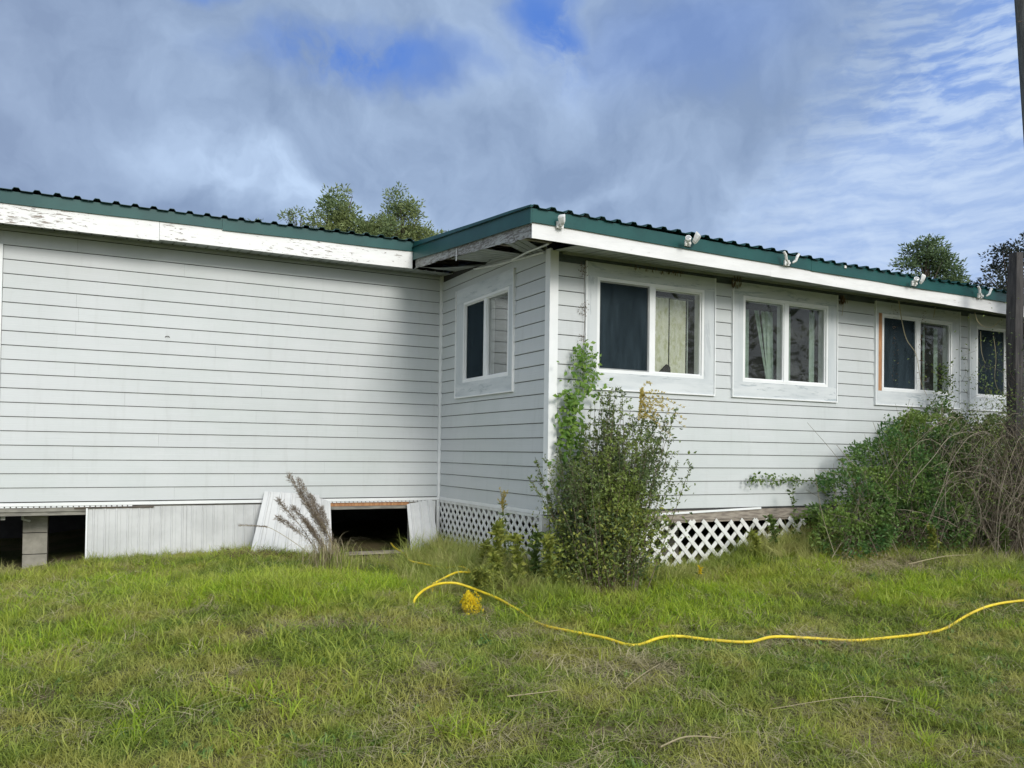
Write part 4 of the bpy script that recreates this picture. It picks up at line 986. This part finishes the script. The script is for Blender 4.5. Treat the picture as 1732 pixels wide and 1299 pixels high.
def sapling(label, base, pts, n, m, size):
    t = plant('sapling', label, 'weed', base); st = A(); lf = A(); pp = bez([base]+pts, 6); st.tube(pp, .0035, 4, .5, .0012, cap=False)
    for k in range(n):
        i = random.randrange(len(pp)//4, len(pp)); q = rv(1); q.z = random.uniform(-.2, .8); lf.leaf(pp[i]+rv(.02), q, random.uniform(*size), size[1]*.35, random.random())
    st.build('stem', MGSTEM, t); lf.build('leaves', m, t)
sapling('young leafy weed standing against the siding right of the lattice', (2.66, -.25, -.5), [(2.62, -.24, -.1), (2.60, -.22, .16)], 60, ML_WEED, (.03, .06))
sapling('leafy weed at the right end of the lattice', (2.80, -.35, -.48), [(2.85, -.36, -.25), (2.78, -.34, -.05)], 110, ML_WEED, (.03, .06))
sapling('broad leaved weed growing between the bush and the lattice', (-.30, -.35, -.58), [(-.33, -.38, -.35), (-.30, -.36, -.15)], 200, ML_WEED, (.03, .07))
for k_, (x_, y_, h_, dx_) in enumerate(((-.45, -.35, .42, -.05), (-.52, -.05, .50, .02), (-.35, .15, .46, -.04), (-.28, -.55, .40, -.03), (-.50, .25, .30, .05), (-.60, -.30, .28, -.06))):
    sapling(('tall yellow green weed', 'tallest narrow leaved weed', 'leafy weed stalk', 'dark leafy weed', 'short weed', 'bent pale weed')[k_]+(' left of the bush beside the lattice', ' between the hose and the lattice', ' against the side lattice', ' at the left foot of the bush', ' near the inner corner lattice', ' leaning out over the hose')[k_], (x_, y_, gzf(x_, y_)), [(x_+dx_*.5, y_, gzf(x_, y_)+h_*.6), (x_+dx_, y_, gzf(x_, y_)+h_)], 130, ML_YW, (.04, .09))
for k_, (x_, y_, h_) in enumerate(((2.35, -.22, .34), (2.05, -.30, .26), (3.05, -.55, .34), (3.6, -1.0, .30), (4.3, -1.25, .32))):
    sapling(('leafy weed rising before the right half of the lattice', 'low bushy weed before the middle of the lattice', 'leafy weed at the left foot of the thicket', 'pale weed at the middle foot of the thicket', 'weed in the grass below the arching canes')[k_], (x_, y_, gzf(x_, y_)), [(x_+.03, y_, gzf(x_, y_)+h_*.6), (x_-.04, y_, gzf(x_, y_)+h_)], 170, ML_YW if k_ % 2 else ML_WEED, (.03, .065))
sapling('small dark weed in the lawn between the bare patch and the clump', (-1.42, -1.75, -.68), [(-1.41, -1.76, -.62), (-1.43, -1.77, -.58)], 26, ML_DARKV, (.015, .035))

# the thicket on the right
def thicket():
    t = plant('vine_thicket', 'dark green vine covered thicket piled against the right end of the front wall', 'thicket', (4.2, -.5, -.4)); st = A(); lf = A(); lt = A()
    lobes = [(3.15, -.45, -.02, .42, .35, .40), (3.75, -.45, .25, .48, .35, .55), (4.3, -.40, .48, .44, .30, .52), (4.5, -.35, .80, .32, .25, .30), (4.95, -.50, .40, .60, .35, .50), (3.0, -.60, -.28, .40, .25, .22), (3.9, -.70, -.12, .70, .30, .32), (5.5, -.55, .35, .6, .4, .55), (5.0, -.8, -.1, .8, .3, .35)]
    for (cx, cy, cz, rx, ry, rz) in lobes:
        for k in range(int(52000*rx*rz)):
            q = rv(1); 
            if q.length > 1 or q.length < .05: continue
            q = q.normalized()*(q.length**.33); p = Vector((cx+q.x*rx, cy+q.y*ry, cz+q.z*rz)); nz = mnoise.noise(p*4.5)
            if nz < -.17 or p.y > -.03 or p.z < gzf(p.x, p.y): continue
            p += q*nz*.30
            (lf if p.x < 4.6 or random.random() < .35 else lt).leaf(p, q+rv(.9), random.uniform(.028, .055), random.uniform(.016, .030), random.random())
    for k in range(330):
        l = random.choice(lobes); b = Vector((l[0]+random.gauss(0, .3), -.55+random.gauss(0, .15), gzf(l[0], -.5))); e = Vector((l[0]+random.gauss(0, l[3]*.8), l[1]-l[4]*random.uniform(-.3, 1), l[2]+l[5]*random.uniform(-.2, 1.15)))
        st.tube(bez([b, b.lerp(e, .5)+rv(.12), e], 5), .004, 4, random.random(), .0015, cap=False)
    # light spray climbing over the third window
    for k in range(230):
        z = random.uniform(.95, 1.55); x_ = random.gauss(4.86+.12*math.sin(z*6), .09*(1.8-z)+.03); lt.leaf((x_, random.uniform(-.25, -.06), z), rv(1), random.uniform(.03, .055), .026, random.random())
    st.build('stems', leaf_mat('vine_cane', (.12, .10, .07), (.30, .27, .19), trans=0, rough=.8, spec=.1), t); lf.build('dark_foliage', ML_DARKV, t); lt.build('light_foliage', ML_WEED, t)
thicket()
def bramble():
    MBR = leaf_mat('bramble_cane', (.10, .08, .06), (.30, .26, .20), trans=0, rough=.85, spec=.1)
    t = plant('bramble', 'tangled brown leafless bramble at the right edge round the dark post', 'bramble', (5.3, -1.1, -.42)); st = A(); th = A(); lf = A()
    for k in range(900):
        b = Vector((random.gauss(5.05, .48), random.gauss(-1.05, .20), gzf(5, -1))); h_ = random.uniform(.3, 1.35); dx = random.gauss(0, .45)
        e = b+Vector((dx, random.gauss(-.05, .22), h_)); q = rv(.45); q.z = abs(q.z)*.5
        p = bez([b, b.lerp(e, .45)+q*.6, e, e+Vector((dx*.35+random.gauss(0, .18), random.gauss(0, .1), random.uniform(-.45, .12)))], 5); st.tube(p, random.uniform(.002, .0045), 3, random.random(), .001, cap=False)
    for k in range(2600):
        c_ = Vector((random.gauss(5.0, .42), random.gauss(-1.05, .2), random.gauss(.45, .42)))
        q = rv(1).normalized(); L_ = random.uniform(.05, .22); th.tube([c_, c_+q*L_*.5+rv(.02), c_+q*L_], .0014, 3, random.random(), .0007, cap=False)
    for k in range(19000):
        c_ = Vector((random.gauss(5.0, .55), random.gauss(-1.0, .2), random.gauss(.45, .48)))
        if c_.z < gzf(c_.x, c_.y) or mnoise.noise(c_*5) < -.05: continue
        lf.leaf(c_, rv(1), random.uniform(.018, .035), .013, random.random())
    # thick crooked stems under the post
    for k in range(7):
        b = Vector((4.78+random.gauss(0, .10), -1.2+random.gauss(0, .06), -.5)); e = b+Vector((random.gauss(0, .12), 0, random.uniform(.8, 1.3))); th.tube(bez([b, b.lerp(e, .5)+rv(.06), e], 5), .014, 5, .2, .006)
    # long arching canes to the left
    for q in ([(4.7, -1.0, .50), (4.35, -.95, .75), (3.95, -.95, .72), (3.60, -1.0, .50), (3.30, -1.0, .28)], [(4.8, -1.0, .4), (4.5, -1.0, .74), (4.2, -1.0, .74), (3.95, -1.0, .55), (3.80, -1, .35)],
              [(4.6, -1.05, .2), (4.3, -1.05, .35), (3.9, -1.05, .38), (3.75, -1.05, .30), (3.72, -1.05, 0)], [(3.7, -.6, .2), (3.2, -.5, .40), (2.95, -.45, .62)], [(3.5, -.6, .1), (3.1, -.5, .30), (2.75, -.4, .38)], [(4.9, -1.2, .6), (5.3, -1.2, 1.1), (5.6, -1.2, 1.2)]):
        st.tube(bez(q, 6), .0048, 5, .95, .002, cap=False)
    st.build('canes', MBR, t); th.build('twigs', MSTEM, t); lf.build('leaves', ML_BUSH, t)
bramble()
# dead vines hanging from the eave near the third and fourth windows
t = plant('hanging_vine', 'bare dead vine strands hanging from the soffit over the third and fourth windows', 'vine', (4.6, -.2, 2.1)); a = A()
for q in ([(4.28, -.10, 2.2), (4.36, -.08, 1.98), (4.46, -.06, 1.80), (4.62, -.06, 1.64), (4.70, -.06, 1.35), (4.80, -.06, 1.2)], [(5.2, -.35, 2.12), (5.26, -.35, 2.02), (5.42, -.33, 1.98), (5.6, -.30, 2.0), (5.75, -.30, 2.10)],
          [(5.68, -.1, 1.98), (5.70, -.1, 1.75), (5.76, -.1, 1.62)], [(5.95, -.08, 1.95), (6.0, -.08, 1.7), (5.98, -.08, 1.45), (6.02, -.1, 1.3)], [(4.95, -.05, 2.2), (4.92, -.05, 2.08)], [(2.0, -.03, 2.2), (2.06, -.04, 2.12)], [(3.52, -.03, 2.2), (3.50, -.03, 2.02), (3.49, -.03, 1.98)]):
    a.tube(bez(q, 5), .005, 4, .9, .002, cap=False)
a.build('strands', MTAN, t); a = A()
for _ in range(160): a.leaf(Vector((random.choice((4.28, 4.70, 4.75)), -.06, random.uniform(1.3, 2.15)))+rv(.03), rv(1), .02, .008, random.random())
for _ in range(60): a.leaf(Vector((2.03, -.03, 2.2))+rv(.05), (0, 0, -1), .05, .01, random.random()); a.leaf(Vector((3.50, -.03, 2.17))+rv(.04), (0, 0, -1), .05, .01, random.random()); a.leaf(Vector((1.1+random.uniform(-.3, .3), -.03, 2.2))+rv(.02), (0, 0, -1), .03, .01, random.random())
a.build('dry_leaves', ML_DEAD, t)

# ---------------------------------------------------------------- trees beyond and behind
def tree(label, base, h, crown, nclump, m, leaf, name='tree', tr=.25, per=26, limbs=9, flatten=.6, lean=(0, 0)):
    """crown: list of (dx,dy,dz,rx,ry,rz) lobes relative to base"""
    t = plant(name, label, 'tree', base); b = Vector(base); tk = A(); lf = A(); topz = max(c[2] for c in crown)
    trunk = [b+Vector((lean[0]*s_*s_, lean[1]*s_*s_, s_*topz))+Vector((.08*math.sin(s_*7), 0, 0)) for s_ in np.linspace(0, 1, 9)]
    tk.tube(trunk, tr, 8, .3, tr*.18)
    for c in crown:
        cc = b+Vector(c[:3])
        for k in range(max(2, limbs)):
            s_ = max(.15, min(.97, (c[2]-c[5]*random.uniform(.3, 1.4))/topz)); st_ = trunk[int(s_*8)]; e = cc+Vector((random.uniform(-1, 1)*c[3]*.8, random.uniform(-1, 1)*c[4]*.8, random.uniform(-.5, .8)*c[5]))
            tk.tube(bez([st_, st_.lerp(e, .5)+Vector((0, 0, .2)), e], 3), tr*.22, 4, .3, tr*.05, cap=False)
    tot = sum(c[3]*c[5] for c in crown)
    for c in crown:
        for k in range(int(nclump*c[3]*c[5]/tot)):
            q = rv(1)
            while q.length > 1: q = rv(1)
            q = q*(.55+.45*random.random())/max(q.length, .3)*q.length**.5; p = b+Vector((c[0]+q.x*c[3], c[1]+q.y*c[4], c[2]+q.z*c[5])); ls = random.uniform(.6, 1.2)
            if mnoise.noise(p*1.3) < -.20: continue
            tn = random.uniform(.2, .8)
            for j in range(per):
                d_ = rv(1); d_.z = d_.z*flatten; lf.leaf(p+d_*leaf*2.0*ls, d_+rv(.5)+Vector((0, 0, .3)), leaf*random.uniform(.7, 1.3), leaf*.42, min(1, max(0, tn+random.uniform(-.25, .25))))
    tk.build('trunk', MBARK, t); lf.build('crown', m, t)
GZ = -1.0
tree('rightmost and tallest of the trees behind the left roof with an open airy crown', (8.2, 26.9, GZ), 12, [(.0, 0, 11.6, .8, .8, 1.1), (-.6, 0, 10.4, 1.2, 1, .9), (.7, 0, 10.3, 1.1, 1, .8), (1.4, 0, 9.7, .9, .8, .5)], 430, ML_OAK, .15, 'tree', .16, 26, 9)
tree('bushy tree behind the left roof, middle of the group', (5.9, 27.6, GZ), 12, [(-.2, 0, 11.4, .8, .8, .9), (.5, 0, 10.4, 1.6, 1.2, .8), (1.5, 0, 10.6, .8, .9, .6), (-1.0, 0, 10.6, .8, .8, .6), (-.2, 0, 9.9, 1.9, 1, .6)], 560, ML_OAK, .16, 'tree', .2, 26, 9)
tree('low twiggy tree with a reddish tip at the left of the group behind the roof', (4.2, 28.1, GZ), 10, [(.1, 0, 10.3, .9, .8, .55), (-.35, 0, 11.0, .35, .4, .3), (.5, 0, 9.7, 1.2, .8, .5)], 130, ML_OAK, .13, 'tree', .12, 24, 6)
tree('dark filler tree low behind the valley of the two roofs', (7.2, 28.5, GZ), 10, [(0, 0, 10.1, 2.0, 1, .75), (.9, 0, 10.5, 1.0, 1, .8), (2.2, 0, 9.9, .9, .8, .6)], 520, ML_PINE, .15, 'tree', .15, 26, 6)
tree('olive tree whose top shows just left of the rising rake', (9.7, 26.2, GZ), 10, [(0, 0, 10.0, 1.1, .9, .55)], 110, ML_OAK, .15, 'tree', .15, 26, 6)
tree('small treetop peeking over the left roof apart from the group', (2.4, 28.4, GZ), 10, [(.1, 0, 10.2, .75, .7, .5)], 55, ML_PINE, .14, 'tree', .12, 24, 5)
tree('lone flat topped pine beyond the front roof', (24.6, 14.6, GZ), 10, [(-.05, 0, 9.2, .75, .8, .60), (-.45, .2, 8.8, .55, .5, .35), (.55, -.3, 8.7, .65, .7, .55), (.6, -.4, 8.0, .6, .7, .5), (-.55, .4, 8.1, .35, .4, .25), (.5, -.3, 7.5, .9, .7, .35)], 330, ML_PINE, .14, 'pine_tree', .16, 28, 4, .5)
tree('dark conifer behind the dark post at the right', (26.5, 12.5, GZ), 10, [(.1, .1, 8.6, .9, .8, .9), (-.3, .2, 7.8, 1.1, .9, .7), (.9, -.8, 9.2, 1.2, 1.0, 1.2)], 190, ML_CEDAR, .15, 'cedar_tree', .16, 26, 6, .4)
tree('thin dark branches of a nearer tree at the right edge', (5.95, -1.9, -.5), 4, [(.05, 0, 3.3, .16, .3, .55), (.35, 0, 2.9, .4, .4, .8)], 90, ML_CEDAR, .03, 'cedar_tree', .04, 20, 3, .6)
# trees across the yard behind the camera (they show in the window panes)
for i, (x_, y_, s_, lb) in enumerate(((-14, -26, 1.0, 'broad tree across the yard behind the camera, far left'), (-4, -30, 1.2, 'big tree across the yard straight behind the camera'), (9, -24, .95, 'bushy tree across the yard behind the camera to the right'), (19, -20, 1.1, 'tree across the yard behind the camera, far right'), (26, -15, 1.0, 'tree across the yard beyond the right end of the house'), (14, -27, 1.2, 'taller tree at the back of the yard on the right'), (31, -24, 1.3, 'farthest tree across the yard on the right'), (22, -28, 1.2, 'tree at the back right corner of the yard'))):
    tree(lb, (x_, y_, GZ), 8, [(0, 0, 5.5*s_, 3*s_, 2.5*s_, 2*s_), (1.5, 0, 4*s_, 2.5*s_, 2*s_, 1.6*s_), (-1.8, .5, 3.8*s_, 2.3*s_, 2*s_, 1.6*s_)], 90, ML_OAK, .45, 'tree', .25, 12, 4)
